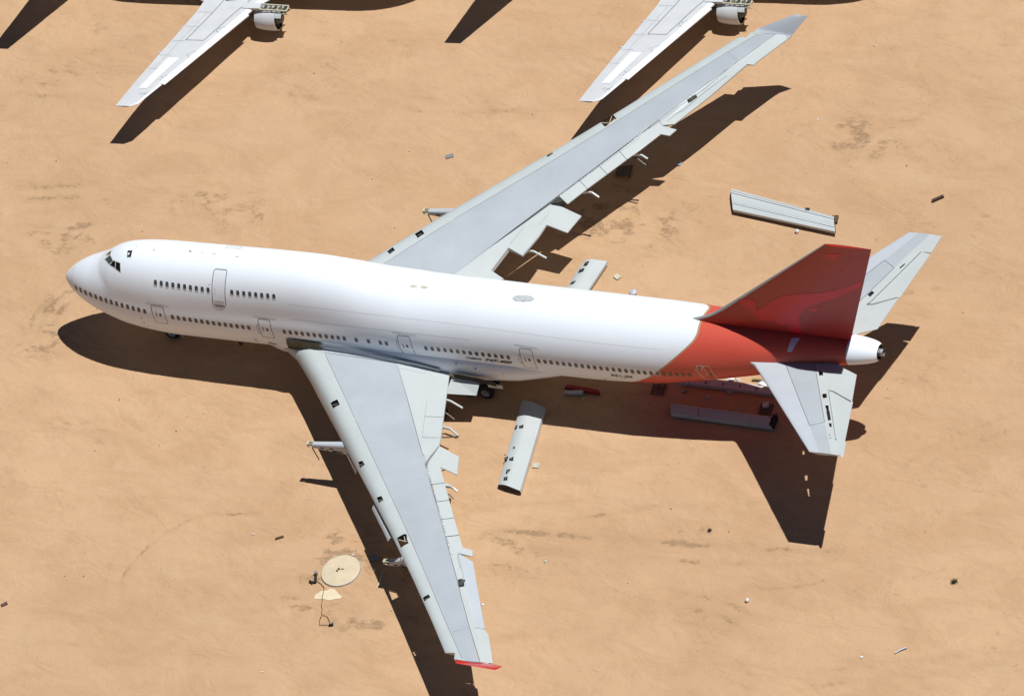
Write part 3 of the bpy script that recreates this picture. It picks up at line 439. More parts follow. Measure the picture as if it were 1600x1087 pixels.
h=MB(); ribbon(h,[xz(54.82,6.5),xz(54.8,6.72),xz(55.1,6.72),xz(55.22,6.15)],.02,.08,0); ribbon(h,[xz(54.3,6.72),xz(54.62,6.72)],.02,.05,0); ribbon(h,[xz(54.3,6.72),xz(54.42,6.3)],.02,.06,0); part(h,'door_handle',M['paleline'],d)
h=MB(); skin_poly(h,[xz(54.88,6.92),xz(55.05,6.92),xz(55.05,6.86),xz(54.88,6.86)],.02); part(h,'door_sign',M['white'],d)
window_mesh(55.42,6.12,.2,.3,'window','window',d,rim='red_shaded')
# upper deck door
mb=MB(); cs=[(14.52,9.5),(15.66,9.54),(15.52,7.29),(14.4,7.31)]
A=lambda x,z:(x,fus_a(x,z))
P=[A(14.62,9.50),A(15.56,9.54),A(15.64,9.46)]+[A(15.64-.12*k/6,9.46-(2.1)*k/6) for k in range(1,7)]+[A(15.4,7.27),A(14.5,7.27),A(14.41,7.36)]+[A(14.41+.11*k/6,7.36+2.08*k/6) for k in range(1,7)]
patch([A(14.55,9.46),A(15.61,9.5),A(15.49,7.32),A(14.43,7.32)],.006,6,14,mb,0); ribbon(mb,P,.013,.06,1,True,2)
d=part(mb,'upper_deck_door',[M['white'],M['line']],air)
h=MB(); patch([A(14.62,7.25),A(15.36,7.27),A(15.36,7.17),A(14.62,7.15)],.03,4,2,h); part(h,'door_step',M['line'],d)
h=MB(); ribbon(h,[A(14.6,7.62),A(15.38,7.65),A(15.37,7.5),A(14.59,7.47)],.018,.025,0,True,3); ribbon(h,[A(14.98,7.63),A(14.98,7.48)],.018,.025); part(h,'door_handle',M['softline'],d)
h=MB(); ribbon(h,[A(14.72,8.55),A(14.7,8.1)],.018,.05); part(h,'door_marking',mat('faded_red_marking',(.70,.50,.52),.5,var=.1),d)
# cockpit
names=['windscreen','side_window','side_window','windscreen']
for q,nm,i in zip(D['glass'],names,range(4)):
    if any(p is None for p in q): continue
    mb=MB(); cx=sum(p[0] for p in q)/4; ca=sum(p[1] for p in q)/4
    big=[(cx+(p[0]-cx)*1.18,ca+(p[1]-ca)*1.18) for p in q]; patch(big,.02,6,6,mb,0); patch(q,.028,6,6,mb,1)
    part(mb,nm,[M['cream'],M['glassA'] if i==0 else M['glass']],air)
mb=MB(); q=D['hatch'][0]; cx=sum(p[0] for p in q)/4; ca=sum(p[1] for p in q)/4
patch([(cx+(p[0]-cx)*1.25,ca+(p[1]-ca)*1.25) for p in q],.012,4,4,mb,0); patch(q,.02,4,4,mb,1); patch([(cx-.14,ca+.03),(cx+.0,ca+.03),(cx+.02,ca-.02),(cx-.12,ca-.02)],.03,2,2,mb,0)
part(mb,'escape_hatch',[M['white'],M['black']],air)
mb=MB(); ribbon(mb,[p for p in D['radome'] if p],.008,.03,0,sub=6)
P=[p for p in D['toppanel'] if p]
if len(P)>3: ribbon(mb,P,.01,.035,0,True)
for q in D['scuffs']:
    if all(q): skin_poly(mb,q,.012,0)
ribbon(mb,[xz(21,6.9),xz(36,7.0)],.006,.018,1,sub=20); ribbon(mb,[xz(21,8.1),xz(52,7.9)],.006,.012,1,sub=30)
join_mb(fus,MB()); fus.data.materials.append(M['softline']); fus.data.materials.append(M['whitegrey'])
mb.m=[2 if k==0 else 3 for k in mb.m]; join_mb(fus,mb)
for q in D['beacon']:
    if all(q):
        mb=MB(); patch(q,.03,4,4,mb); part(mb,'antenna_mount',M['cream'],air)
P=D['oval']
if all(P):
    mb=MB(); mb.face([fus_pt(x,a,.012) for x,a in P],0); ribbon(mb,P,.02,.035,1,True); 
    for _ in range(9):
        i=random.randrange(len(P)); cx=sum(p[0] for p in P)/len(P); ca=sum(p[1] for p in P)/len(P); t=random.uniform(.2,.8); x=cx+(P[i][0]-cx)*t; a=ca+(P[i][1]-ca)*t
        skin_poly(mb,[(x,a),(x+.1,a+.005),(x+.09,a+.02),(x-.02,a+.015)],.02,1)
    part(mb,'antenna_plate',[M['whitegrey'],M['softline']],air)
# small crown antennas / sensors under the nose
mb=MB()
for (x,z,a_,b_) in ((7.75,5.2,.1,.08),(7.8,4.7,.1,.08),(8.0,4.3,.1,.08),(18.2,4.0,.3,.14),(18.45,3.85,.3,.14),(46.3,4.35,.12,.1)):
    mb=MB(); skin_poly(mb,[xz(x,z),xz(x+a_,z),xz(x+a_,z-b_),xz(x,z-b_)],.03); part(mb,'pressure_sensor',M['black'],air)
# writing
def writing(txt,size,shear,x0,z0,x1,z1,name,matn,bold,sx=1):
    cu=bpy.data.curves.new(name,'FONT'); cu.body=txt; cu.size=size; cu.shear=shear; cu.offset=bold
    t=bpy.data.objects.new('t',cu); C.objects.link(t); dg=bpy.context.evaluated_depsgraph_get(); me=bpy.data.meshes.new_from_object(t.evaluated_get(dg)); bpy.data.objects.remove(t)
    xs_=[v.co.x for v in me.vertices]; a,b=min(xs_),max(xs_)
    for v in me.vertices:
        u=(v.co.x-a)/(b-a); x=x0+(x1-x0)*u; z=z0+(z1-z0)*u+v.co.y
        v.co=fus_pt(*xz(x,z),.02)
    me.name=name; me.materials.append(matn); o=bpy.data.objects.new(name,me); C.objects.link(o); o.parent=air; return place(o)
writing('BOEING',.27,.35,35.25,5.13,36.6,5.155,'maker_name',M['black'],.012)
writing('747-400',.44,.35,36.8,5.10,39.1,5.14,'type_name',M['black'],.022)
writing('951-JM',.42,.1,47.2,5.04,48.95,5.08,'registration',mat('worn_letter_paint',(.05,.05,.05),.6,var=.9,scale=9,col2=(.25,.24,.24)),.012)
# emblem leg on the body: white, its shade tint put into the colour
P=[p for p in D['leg'] if p]
if len(P)>3:
    mb=MB(); patch([P[0],P[1],P[4],P[5]],.03,4,8,mb); part(mb,'emblem_leg',mat('emblem_white_shaded',(.66,.60,.80),.35,var=.06),air)
# belly fairing
def fw(x): return lin([16.5,18.5,20.5,23,30,36,39,42,46],[2.0,2.8,3.22,3.46,3.5,3.46,3.36,2.9,2.0],x)
def fb(x): return lin([16.5,20,30,36,39,42,46],[2.3,1.75,1.75,1.95,2.35,3.0,3.9],x)
def fzt(x): return lin([16.5,21,30,36,42,46],[4.6,5.8,5.7,5.5,5.4,4.9],x)
mb=MB(); rows=[]
for i in range(60):
    x=16.5+29.5*i/59; w2,b2,t2=fw(x),fb(x),fzt(x); zc2=(b2+t2)/2; r=[]
    for k in range(40):
        a=2*PI*k/40; c,s=math.cos(a),math.sin(a); r.append((x,w2*abs(c)**.75*(1 if c>0 else -1),zc2+(t2-b2)/2*abs(s)**.75*(1 if s>0 else -1)))
    rows.append(r)
mb.grid(rows,0,True); mb.face(rows[0][::-1]); mb.face(rows[-1]); fa=part(mb,'belly_fairing',M['white'],smooth=50)
mb=MB()
for p in D['fdots']:
    mb=MB(); mb.box((p[0],-fw(p[0])*.985,p[2]),(.1,.08,.1)); part(mb,'drain_port',M['line'],air)
# opened fairing pocket over the wing root
q=D['cavity']; mb=MB(); rows=[]
xa,xb=q[0][0],q[1][0]; za=q[0][2]; zb=min(q[2][2],q[3][2])
for i in range(25):
    x=xa+(xb-xa)*i/24; bul=.05*abs(math.sin(i/24*3*PI)); r=[]
    for k in range(9):
        t=k/8; r.append((x,-3.36-(.16+bul)*math.sin(t*PI*.75),za-.02*(x-xa)-(za-zb)*t+ .02))
    rows.append(r)
mb.grid(rows,lambda i,j:0 if j<5 else 1); part(mb,'wing_root_bay',[M['olive'],M['dark']],air,smooth=40)
mb=MB(); P=D['rootstrip']; n=len(P)
for i in range(n-1):
    a,b=P[i],P[i+1]
    w0,w1=.30*min(1,(i+.6)/2)*(1 if i<5 else .6),.30*min(1,(i+1.6)/2)*(1 if i<4 else .6)
    mb.face([(a[0],-3.60,a[2]+.06),(b[0],-3.60,b[2]+.06),(b[0],-3.615,b[2]-w1),(a[0],-3.615,a[2]-w0)],0)
    mb.face([(a[0],-3.605,a[2]+.09),(b[0],-3.605,b[2]+.09),(b[0],-3.61,b[2]+.05),(a[0],-3.61,a[2]+.05)],1)
    mb.face([(a[0],-3.617,a[2]-w0*.5),(b[0],-3.617,b[2]-w1*.5),(b[0],-3.618,b[2]-w1*.5-.04),(a[0],-3.618,a[2]-w0*.5-.04)],1)
part(mb,'wing_root_seal',[mat('seal_grey',(.42,.47,.52),.5),M['softline']],air)
# ---------------- wings ----------------
def wing_profile(y):
    xl,zl,xf,zf,xr,zr,xt,zt=wsec(y); th=wing_th(y); zn=zl-.28*th; pts=[];ms=[]
    for u in (0,.02,.06,.13,.25,.42,.62,.82,1): x=xl+(xf-xl)*u; pts.append((x,wing_top(x,y)+0.0))
    for u in (.2,.4,.6,.8,1): x=xf+(xr-xf)*u; pts.append((x,wing_top(x,y)))
    bz=lambda u:(zn+( (zf-th)-zn)*(1-(1-u)**2.2))
    low=[(xr,zr-.62*th)]+[(xf+(xr-xf)*u,(zf-th)*(1-u)+(zr-.62*th)*u-.1*th*u*(1-u)) for u in (.7,.35,0)]+[(xl+(xf-xl)*u,bz(u)) for u in (.6,.3,.12,.04)]
    return pts+low
def prism_cutter(poly,z0,z1,m):
    mb=MB(); mb.prism(poly,lambda x,y:z1,lambda x,y:z0); o=mb.build('cutter',m); return o
def wing(s):
    mb=MB(); rows=[]; ys=[2.4,2.9,3.3,3.65,4,4.5,5]+[5.5+.65*i for i in range(40)]; ys=[y for y in ys if y<31]+[31.2]
    for y in ys: rows.append([(x,s*y,z) for x,z in wing_profile(y)])
    def mm(i,j):
        if j<8: return 0
        if j<13: return 1
        return 2
    mb.grid(rows,mm,True); mb.face(rows[0],2); mb.face(rows[-1][::-1],2)
    o=part(mb,'wing',[M['strip'],M['blue'],M['whitegrey'],M['dark']],smooth=32)
    # openings in the skin
    big=D['port_bighole' if s<0 else 'star_bighole']; big=big if s<0 else [(x+.18,y) for x,y in big]; cs=[prism_cutter(big,1,9,M['dark'])]
    for h in (D['port_holes'] if s<0 else D['star_holes']):
        zc=sum(wing_top(p[0],p[1]) for p in h)/len(h)
        if all(p[0]<wsec(abs(p[1]))[4]-.05 for p in h): cs.append(prism_cutter(h,zc-.24,zc+1,M['dark']))
    cs.append(prism_cutter([(44,s*30.65),(45.5,s*30.65),(45.72,s*31.5),(44,s*31.5)],1,9,M['whitegrey']))
    for c in cs: c.matrix_world=Matrix.Identity(4)
    bpy.context.view_layer.update()
    cut(o,cs)
    ln=MB()
    def wl(P,wd,m,dz=.008):
        for (x0,y0),(x1,y1) in zip(P,P[1:]):
            n=max(1,int(math.hypot(x1-x0,y1-y0)/1.2))
            for k in range(n):
                a=(x0+(x1-x0)*k/n,y0+(y1-y0)*k/n); b=(x0+(x1-x0)*(k+1)/n,y0+(y1-y0)*(k+1)/n); d=Vector((b[0]-a[0],b[1]-a[1])); 
                if d.length<1e-6: continue
                q=Vector((-d.y,d.x)).normalized()*wd/2
                ln.face([(p[0]+t*q.x,p[1]+t*q.y,wing_top(p[0]+t*q.x,p[1]+t*q.y)+dz) for p,t in ((a,-1),(b,-1),(b,1),(a,1))],m)
    o.data.materials.append(M['softline']); o.data.materials.append(M['line']); mi=[m.name for m in o.data.materials]; sl=mi.index('fine_panel_seam'); dl=mi.index('panel_seam')
    # paint border seams and chordwise skin joints on the leading edge
    ysn=[3.9+i*1.3 for i in range(21)]+[31.1]
    wl([(wsec(y)[2],s*y) for y in ysn],.03,dl); wl([(wsec(y)[4],s*y) for y in ysn],.045,dl)
    for y in (6.2,9.4,12.6,15.4,18.2,23.6,26.4,29.3): wl([(wsec(y)[0]+.25,s*(y+.3)),(wsec(y)[2],s*y)],.018,sl)
    for P in D['port_lines' if s<0 else 'star_lines']: wl([tuple(p) for p in P],.035,sl,.02)
    for i in range(46):   # fasteners along the spoiler hinge line
        y=12.4+i*.19; 
        if i%5<4:
            x=wsec(y)[4]+.10; ln.box((x,s*y,wing_top(x,y)+.03),(.05,.07,.02),dl)
    join_mb(o,ln)
    # structure glimpsed inside the openings
    def rod(p0,p1,r,m,nm): 
        t=MB(); t.tube([p0,p1],r,n=6); part(t,nm,M[m],o)
    cx=sum(p[0] for p in big)/len(big); cy=sum(p[1] for p in big)/len(big); cz=wing_top(cx,abs(cy))-.25
    t=MB(); t.tube([(big[0][0]+.1,big[0][1],cz),(cx,cy,cz),(big[3][0]-.05,big[3][1],cz)],.035,n=6); t.tube([(cx,cy,cz),(big[1][0]-.1,big[1][1],cz)],.03,n=6); part(t,'bay_strut',M['cream'],o)
    for h in (D['port_holes'] if s<0 else D['star_holes']):
        hx=sum(p[0] for p in h)/len(h); hy=sum(p[1] for p in h)/len(h); zt=wing_top(hx,abs(hy))
        if all(p[0]<wsec(abs(p[1]))[4]-.05 for p in h):
            t=MB(); t.box((hx,hy,zt-.2),(.28,.10,.12),rz=.4); t.bar((hx-.2,hy-.12,zt-.16),(hx+.15,hy-.05,zt-.1),.04,.05); t.bar((hx-.1,hy+.15,zt-.16),(hx+.22,hy+.12,zt-.12),.03,.04); part(t,'actuator',M['dirtmetal'],o)
        else:
            t=MB(); t.face([(x,y,wing_top(x,abs(y))+.03) for x,y in h],0)
            for k in (-.25,.05,.3):
                t.box((hx+k*.2,hy+k*.7,zt+.05),(.3,.13,.03),1,rz=.3)
            part(t,'open_bay',[M['dark'],M['dirtmetal']],o)
    # trailing panels
    for nm,P in D['port_te' if s<0 else 'star_te']:
        if nm=='outboard_aileron': P=[(P[0][0]-.1,P[0][1]),P[1],P[2],(P[3][0]-.1,P[3][1])]
        t=MB(); drop={'inboard_aileron':.05,'outboard_aileron':.03,'outboard_flap_tab':.02}.get(nm,0)
        def top(x,y,drop=drop): return wing_top(x,abs(y))+.012-drop
        def bot(x,y,drop=drop):
            e=wsec(abs(y)); u=min(max((x-e[4])/max(e[6]-e[4],.3),0),1); return wing_top(x,abs(y))-drop-(.07+(1-u)*.45*wing_th(abs(y)))
        t.prism([tuple(p) for p in P],top,bot)
        m_='lilac' if nm=='outboard_aileron' and s<0 else 'whitegrey'
        part(t,nm,M[m_],air)
    # winglet
    y0=31.2; e=wsec(31.2); t=MB()
    q=[(p[0],abs(p[1]),p[2]) for p in D['winglet']['port' if s<0 else 'star']]
    lp=lambda p,r,u:tuple(p[k]+(r[k]-p[k])*u for k in range(3))
    a=[q[0],lp(q[0],q[1],.22),lp(q[0],q[1],.62),q[1]]; b=[q[3],lp(q[3],q[2],.25),lp(q[3],q[2],.65),q[2]]
    rows=[]
    for side,off in ((1,.07),(-1,.07)):
        pass
    for k in range(9):
        u=k/8; r=[]
        for i in range(4):
            p=Vector(a[i]).lerp(Vector(b[i]),u); th=(0,.07,.05,0)[i]*(1-.6*u); r.append((p.x,s*(p.y+th*.8),p.z-th*.4))
        for i in (2,1):
            p=Vector(a[i]).lerp(Vector(b[i]),u); th=(0,.07,.05,0)[i]*(1-.6*u); r.append((p.x,s*(p.y-th*.8),p.z+th*.4))
        rows.append(r)
    rows.insert(0,[(p[0]-.12,s*31.12,p[2]-.03) for p in rows[0]])
    t.grid(rows,lambda i,j:(1 if 0<=j<3 else 0),True); t.face(rows[-1],0); t.face(rows[0][::-1],0)
    part(t,'winglet',[M['lilac'] if s>0 else M['red'],M['red']],air,smooth=60)
    t=MB(); t.prism([(45.75,s*31.1),(45.9,s*31.22),(47.8,s*31.3),(48.7,s*31.26),(48.3,s*31.1),(46.5,s*31.1)],lambda x,y:wing_top(x,31.1)+.015,lambda x,y:wing_top(x,31.1)-.06)
    part(t,'tip_fairing',M['whitegrey'],air)
    # krueger flaps
    for q in D['krueger']:
        if s>0: continue
        t=MB(); a_,b_,c_,d_=[Vector(p) for p in q]; n_=6; rows=[]
        for i in range(n_+1):
            u=i/n_; r=[]
            for j in range(5):
                v=j/4; p=a_.lerp(b_,u).lerp(d_.lerp(c_,u),v); p.z+=.10*math.sin(v*PI); r.append(p)
            rows.append(r)
        t.grid(rows,0); rows2=[[p-Vector((0,0,.06)) for p in r] for r in rows]; t.grid(rows2,0)
        t.grid([[r[0] for r in rows],[r[0] for r in rows2]]); t.grid([[r[-1] for r in rows],[r[-1] for r in rows2]]); t.grid([rows[0],rows2[0]]); t.grid([rows[-1],rows2[-1]])
        k=part(t,'leading_edge_flap',M['lilac'],air)
    return o
wp=wing(-1); ws=wing(1)
# flap track beams
for P in D['tracks']:
    mb=MB(); s=-1 if P[0][1]<0 else 1; p0=Vector(P[0])+Vector((-1.6,0,.1)); pts=[p0]+[Vector(p) for p in P]
    for i in range(len(pts)-1):
        mb.bar(pts[i],pts[i+1]+(pts[i+1]-pts[i]).normalized()*.05,.12 if i else .22,.15 if i else .24)
    part(mb,'flap_track',M['whitegrey'],air)
for P in D['rods']:
    mb=MB(); mb.tube([Vector(P[0])+Vector((-.8,0,.05)),P[0],P[-1]],.06,n=6); part(mb,'actuator_rod',M['dirtmetal'],air)
# exposed rear spar bay of the starboard wing root
mb=MB(); mb.bar((31.9,8.3,3.75),(33.9,10.9,4.0),.25,.2,0); mb.bar((31.6,8.5,3.8),(33.6,11.1,4.05),.12,.25,1); mb.bar((32.1,8.2,3.6),(34.1,10.8,3.85),.08,.1,2)
part(mb,'flap_drive_bay',[M['metal'],M['dark'],M['cream']],air)
mb=MB(); mb.box((36.0,13.2,4.35),(.9,.9,.25),0,rz=.9)
for k in range(5): mb.bar((35.6+.16*k,13.0+.05*k,4.55),(36.1+.14*k,13.6+.02*k,4.6),.05,.05,1)
part(mb,'open_bay',[M['dark'],M['dirtmetal']],air)
# pylons
def pylon(y,x0,z0,x1,s,zt1=None):
    mb=MB(); rows=[]; n=10
    low=zt1 is not None; zt1=zt1 or wsec(abs(y))[1]-.1
    for i in range(n+1):
        u=i/n; x=x0+.45+(x1-x0-.45)*u; hw=.20+.16*u; zt=z0+.12+(zt1-z0-.12)*u; zb=z0-.32+(.25*u if low else -.45*u+.1*u*u); r=[]
        for k in range(16):
            a=2*PI*k/16; c,s_=math.cos(a),math.sin(a); r.append((x,y+hw*abs(c)**.6*(1 if c>0 else -1),(zt+zb)/2+(zt-zb)/2*abs(s_)**.6*(1 if s_>0 else -1)))
        rows.append(r)
    mb.grid(rows,0,True); mb.face(rows[-1],0); mb.face(rows[0][::-1],1)
    for (u,w2,h2,zz) in ((.22,.3,.12,.0),(.42,.3,.12,.05),(.55,.95,.16,-.18),(.32,.2,.1,-.15),(.8,.25,.1,-.3)):
        x=x0+.45+(x1-x0-.45)*u; yy=y-(.20+.16*u)-.008; zt=z0+.12+(zt1-z0-.12)*u; zb=z0-.32-.45*u; zm=(zt+zb)/2+zz
        mb.face([(x-w2/2,yy,zm-h2/2),(x+w2/2,yy,zm-h2/2),(x+w2/2,yy,zm+h2/2),(x-w2/2,yy,zm+h2/2)],1)
    if low: mb.box((x1-.1,y,(zt1+4.45)/2),(1.4,.26,4.45-zt1+.2),0)
    p=part(mb,'engine_pylon',[M['lilac'],M['dark']],air,smooth=50)
    mb=MB(); 
    for k,(a,b) in enumerate((((0,.12,.06),(.5,.14,.1)),((0,-.12,.06),(.5,-.14,.1)),((0,.12,-.2),(.5,.14,-.28)),((0,-.12,-.2),(.5,-.14,-.28)))): mb.bar((x0+a[0],y+a[1],z0+a[2]),(x0+b[0],y+b[1],z0+b[2]),.05,.06,0)
    mb.box((x0+.03,y,z0-.07),(.14,.34,.34),0); mb.box((x0+.3,y,z0-.08),(.3,.14,.18),1); mb.box((x0+.5,y,z0-.08),(.05,.3,.34),1)
    part(mb,'engine_mount',[M['cream'],M['dark']],p)
    if abs(y)<15:
        mb=MB(); mb.tube([(x0+.35,y-.15,z0-.3),(x0+.45,y-.2,z0-.8),(x0+.6,y-.25,z0-1.5)],.045,n=6); part(mb,'hose',M['rust'],p)
def le_at(y): return wsec(abs(y))[0]
pylon(-11.8,25.08,3.57,le_at(11.8)+1.2,-1); pylon(11.8,25.15,3.55,le_at(11.8)+1.2,1)
pylon(-20.9,34.85,2.45,le_at(20.9)+1.6,-1,3.75); pylon(20.9,34.85,2.45,le_at(20.9)+1.6,1,3.75)
# ---------------- tail ----------------
mb=MB(); rows=[]
for i in range(25):
    z=7.6+(19.15-7.6)*i/24; a,b=fin_le(z),FINTE(z); top=.0; r=[]
    us=[0,.01,.03,.07,.14,.25,.4,.55,.7,.85,1]
    r=[(a+(b-a)*u,-fin_th(a+(b-a)*u,z),z+(b-a)*u*.0) for u in us]+[(a+(b-a)*u,fin_th(a+(b-a)*u,z),z) for u in us[-2:0:-1]]
    rows.append(r)
def fm(i,j):
    n=len(rows[0]); return 1 if (j<2 or j>=n-2) else 0
mb.grid(rows,fm,True); mb.face(rows[-1],0)
fin=part(mb,'tail_fin',[M['red_shaded'],M['whitegrey'],mat('fin_seam',(.33,.014,.015),.5)],smooth=40)
ln=MB()
for P in D['finlines']:
    for p,q in zip(P,P[1:]):
        d=Vector((q[0]-p[0],q[1]-p[1])); n_=Vector((-d.y,d.x)).normalized()*.018
        ln.face([(x,-fin_th(x,z)-.008,z) for x,z in ((p[0]-n_.x,p[1]-n_.y),(q[0]-n_.x,q[1]-n_.y),(q[0]+n_.x,q[1]+n_.y),(p[0]+n_.x,p[1]+n_.y))],2)
join_mb(fin,ln)
def fin_decal(P,name,m,parent,off=.008):
    me=bpy.data.meshes.new(name); bm=bmesh.new(); fc=bm.faces.new([bm.verts.new((x,0,z)) for x,z in P]); bmesh.ops.triangulate(bm,faces=[fc])
    for _ in range(2): bmesh.ops.subdivide_edges(bm,edges=[e for e in bm.edges if e.calc_length()>.5],cuts=1); bmesh.ops.triangulate(bm,faces=bm.faces)
    for v in bm.verts: v.co.y=-fin_th(v.co.x,v.co.z)-off
    bm.to_mesh(me); bm.free(); me.materials.append(m); o=bpy.data.objects.new(name,me); C.objects.link(o); o.parent=parent; return place(o,parent)
fin_decal(D['emblem'],'tail_emblem',M['emblem'],fin,.014)
for P in D['finpatch']: fin_decal(P,'faded_patch',M['emblem'],fin,.012)
def stab(s):
    # outline in plan: LE strake, LE, tip, rear spar line
    LE=[(1.2,56.9),(2.11,58.27),(2.42,59.03),(3.27,59.92),(4.7,61.27),(6.17,62.64),(8.5,64.82),(10.75,66.93)]
    HG=[(1.2,64.1),(2.56,64.92),(4.16,65.75),(5.97,66.75),(9.3,68.45),(10.75,69.2)]
    L1=[(1.2,60.9),(4.57,63.32),(8.11,65.9),(10.75,67.75)]; L2=[(1.2,63.42),(4.72,65.35),(7.55,66.87),(10.75,68.68)]
    f_=lambda T,y:lin([t[0] for t in T],[t[1] for t in T],y)
    mb=MB(); rows=[]
    ys=[1.2,1.6,1.85,2.11,2.26,2.42,2.8,3.27]+[3.8+.535*i for i in range(14)]
    for y in ys:
        xl,x1,x2,xh=f_(LE,y),f_(L1,y),f_(L2,y),f_(HG,y); z=stab_z(y); t=lin([1.2,10.75],[.34,.13],y)
        if y<2.5: z-=.0
        r=[(xl,s*y,z-t*.6),(xl+.05,s*y,z-t*.32),(xl+.18,s*y,z-.12*t),(xl+.45,s*y,z-.03),(x1,s*y,z),(x2,s*y,z),(xh,s*y,z-.03),(xh,s*y,z-t*1.1),(x1,s*y,z-t*2),(xl+.5,s*y,z-t*1.6),(xl+.12,s*y,z-t)]
        rows.append(r)
    mm=lambda i,j:(0 if j<4 else 1 if j==4 else 2 if j==5 else 2)
    mb.grid(rows,mm,True); mb.face(rows[0],2)
    if s<0: mb.face(rows[-1][::-1],2)
    else: mb.face(rows[-1][::-1],2)
    o=part(mb,'tailplane',[M['lilac'],M['blue'],M['whitegrey'],M['greenp']],smooth=32)
    hs=D['stabP_holes'] if s<0 else D['stabS_holes']
    cs=[prism_cutter([tuple(p) for p in h],stab_z(h[0][1])-(1.5 if k<3 and s<0 else .12),stab_z(h[0][1])+1,M['dark']) for k,h in enumerate(hs)]
    bpy.context.view_layer.update(); cut(o,cs)
    ln=MB()
    o.data.materials.append(M['line']); dl=len(o.data.materials)-1
    def sl(P,w_=.04):
        for (ya,xa),(yb,xb) in zip(P,P[1:]):
            d=Vector((xb-xa,s*(yb-ya))); q=Vector((-d.y,d.x)).normalized()*w_/2
            ln.face([(x+t*q.x,s*y+t*q.y,stab_z(y)+.01) for x,y,t in ((xa,ya,-1),(xb,yb,-1),(xb,yb,1),(xa,ya,1))],dl)
    sl([t for t in L1 if t[0]<8.2]); sl([(8.11,65.9),(7.55,66.87)]); sl([t for t in L2 if t[0]<8]); 
    sl([(4.22,65.78),(4.26,66.2),(5.1,67.98)],.05)
    for P in D['stabP_marks']:
        if s<0: ln.face([(x,y,stab_z(y)+.02) for x,y in P],dl)
    join_mb(o,ln)
    # elevators
    TE=lambda y:lin([1.6,2.24,5.19,10.4],[65.9,67.26,68.08,69.52],y)
    def elev(P,nm,m,dz=0):
        t=MB(); 
        def top(x,y): return stab_z(y)-.045+dz
        def bot(x,y): return stab_z(y)-.045+dz-.05-.18*max(0,(TE(abs(y))-x)/3)
        t.prism([(x,s*y) for x,y in P],top,bot); return part(t,nm,M[m],o)
    g=.02
    elev([(64.0,1.2),(64.8,2.56),(65.6,4.12),(66.0,4.2),(66.23,4.22),(68.05,5.15),(67.26,2.24),(66.6,1.95),(66.07,1.75),(65.3,1.2)],'inboard_elevator','whitegrey')
    elev([(65.68,4.22),(66.64,5.97),(68.35,9.28),(69.2,9.5) if s<0 else (69.22,9.05),(68.1,5.08),(66.2,4.14)],'outboard_elevator','whitegrey',-.012)
    elev([(68.35,9.3),(69.0,10.7),(69.35,10.72),(69.63,11.0),(69.66,10.8),(69.28,9.32)] if s<0 else [(68.35,9.2),(69.0,10.7),(69.62,10.76),(69.28,9.25)],'balance_horn','whitegrey')
    t=MB(); pts=[(lin([4.24,9.2],[65.88,68.47],y),s*y,stab_z(y)+.03) for y in (4.3,5.97,7.6,9.2)]; t.tube(pts,.05,n=6); part(t,'hinge_cover',M['strip'],o)
    return o
stab(-1); stab(1)
# apu exhaust in the tail cone
mb=MB(); mb.tube([(68.0,0,zc_),(68.45,0,zc_+.02),(68.65,0,zc_+.04)],[.30,.28,.22],n=16,caps=False); mb.tube([(68.2,.0,zc_-.3),(68.6,0,zc_-.28)],[.12,.1],n=8); mb.tube([(68.1,-.2,zc_+.25),(68.6,-.2,zc_+.2)],.08,n=8)
part(mb,'auxiliary_exhaust',M['metal'],air)
# ---------------- landing gear ----------------
def wheel(x,y,r,w,parent,zc=None):
    zc=zc or r; mb=MB(); prof=[(.55*r,w*.5),(.85*r,w*.5),(.97*r,w*.38),(r,w*.2),(r,-w*.2),(.97*r,-w*.38),(.85*r,-w*.5),(.55*r,-w*.5)]; n=24
    rows=[[(x+p[0]*math.cos(2*PI*k/n),y+p[1],zc+p[0]*math.sin(2*PI*k/n)) for k in range(n)] for p in prof]
    mb.grid(rows,0,True); t=part(mb,'wheel',M['tyre'],parent,smooth=40)
    mb=MB(); prof=[(.55*r,-w*.5),(.5*r,-w*.42),(.42*r,-w*.30),(.2*r,-w*.32),(.15*r,-w*.45),(.01,-w*.45)]; prof2=[(p[0],-p[1]) for p in prof]
    for pr in (prof,prof2): mb.grid([[(x+p[0]*math.cos(2*PI*k/n),y+p[1],zc+p[0]*math.sin(2*PI*k/n)) for k in range(n)] for p in pr],0,True)
    part(mb,'rim',M['metal'],t,smooth=40)
def gear(name,x,y,zt,wheels,r=.62,w=.5):
    mb=MB(); mb.tube([(x,y,r),(x,y,zt)],[.14,.2],n=10); mb.tube([(x,y,r+.5),(x+1.3,y,zt)],.08,n=6)
    xsu=sorted(set(a for a,b in wheels)); ysu=sorted(set(b for a,b in wheels))
    if len(xsu)>1: mb.bar((xsu[0],y,r),(xsu[-1],y,r),.2,.22)
    for a in xsu: mb.tube([(a,ysu[0],r),(a,ysu[-1],r)],.08,n=8)
    g_=part(mb,name,M['metal'],air)
    for a,b in wheels: wheel(a,b,r,w,g_)
gear('nose_gear',7.85,0,2.9,[(7.85,-.46),(7.85,.46)])
for s in (-1,1):
    gear('body_gear',34.6,s*1.95,2.9,[(34.6+a,s*1.95+b) for a in (-.73,.73) for b in (-.56,.56)])
    gear('wing_gear',31.7,s*5.5,3.6,[(31.7+a,s*5.5+b) for a in (-.73,.73) for b in (-.56,.56)])
mb=MB(); mb.bar((6.3,-.7,1.9),(6.8,-.8,1.2),.06,.8); part(mb,'nose_gear_door',M['whitegrey'],air)
mb=MB(); mb.bar((8.4,-.6,2.0),(9.15,-1.2,.9),.06,.06); mb.bar((9.15,-1.2,.9),(9.5,-1.1,1.9),.05,.05); part(mb,'gear_door_strut',M['cream'],air)
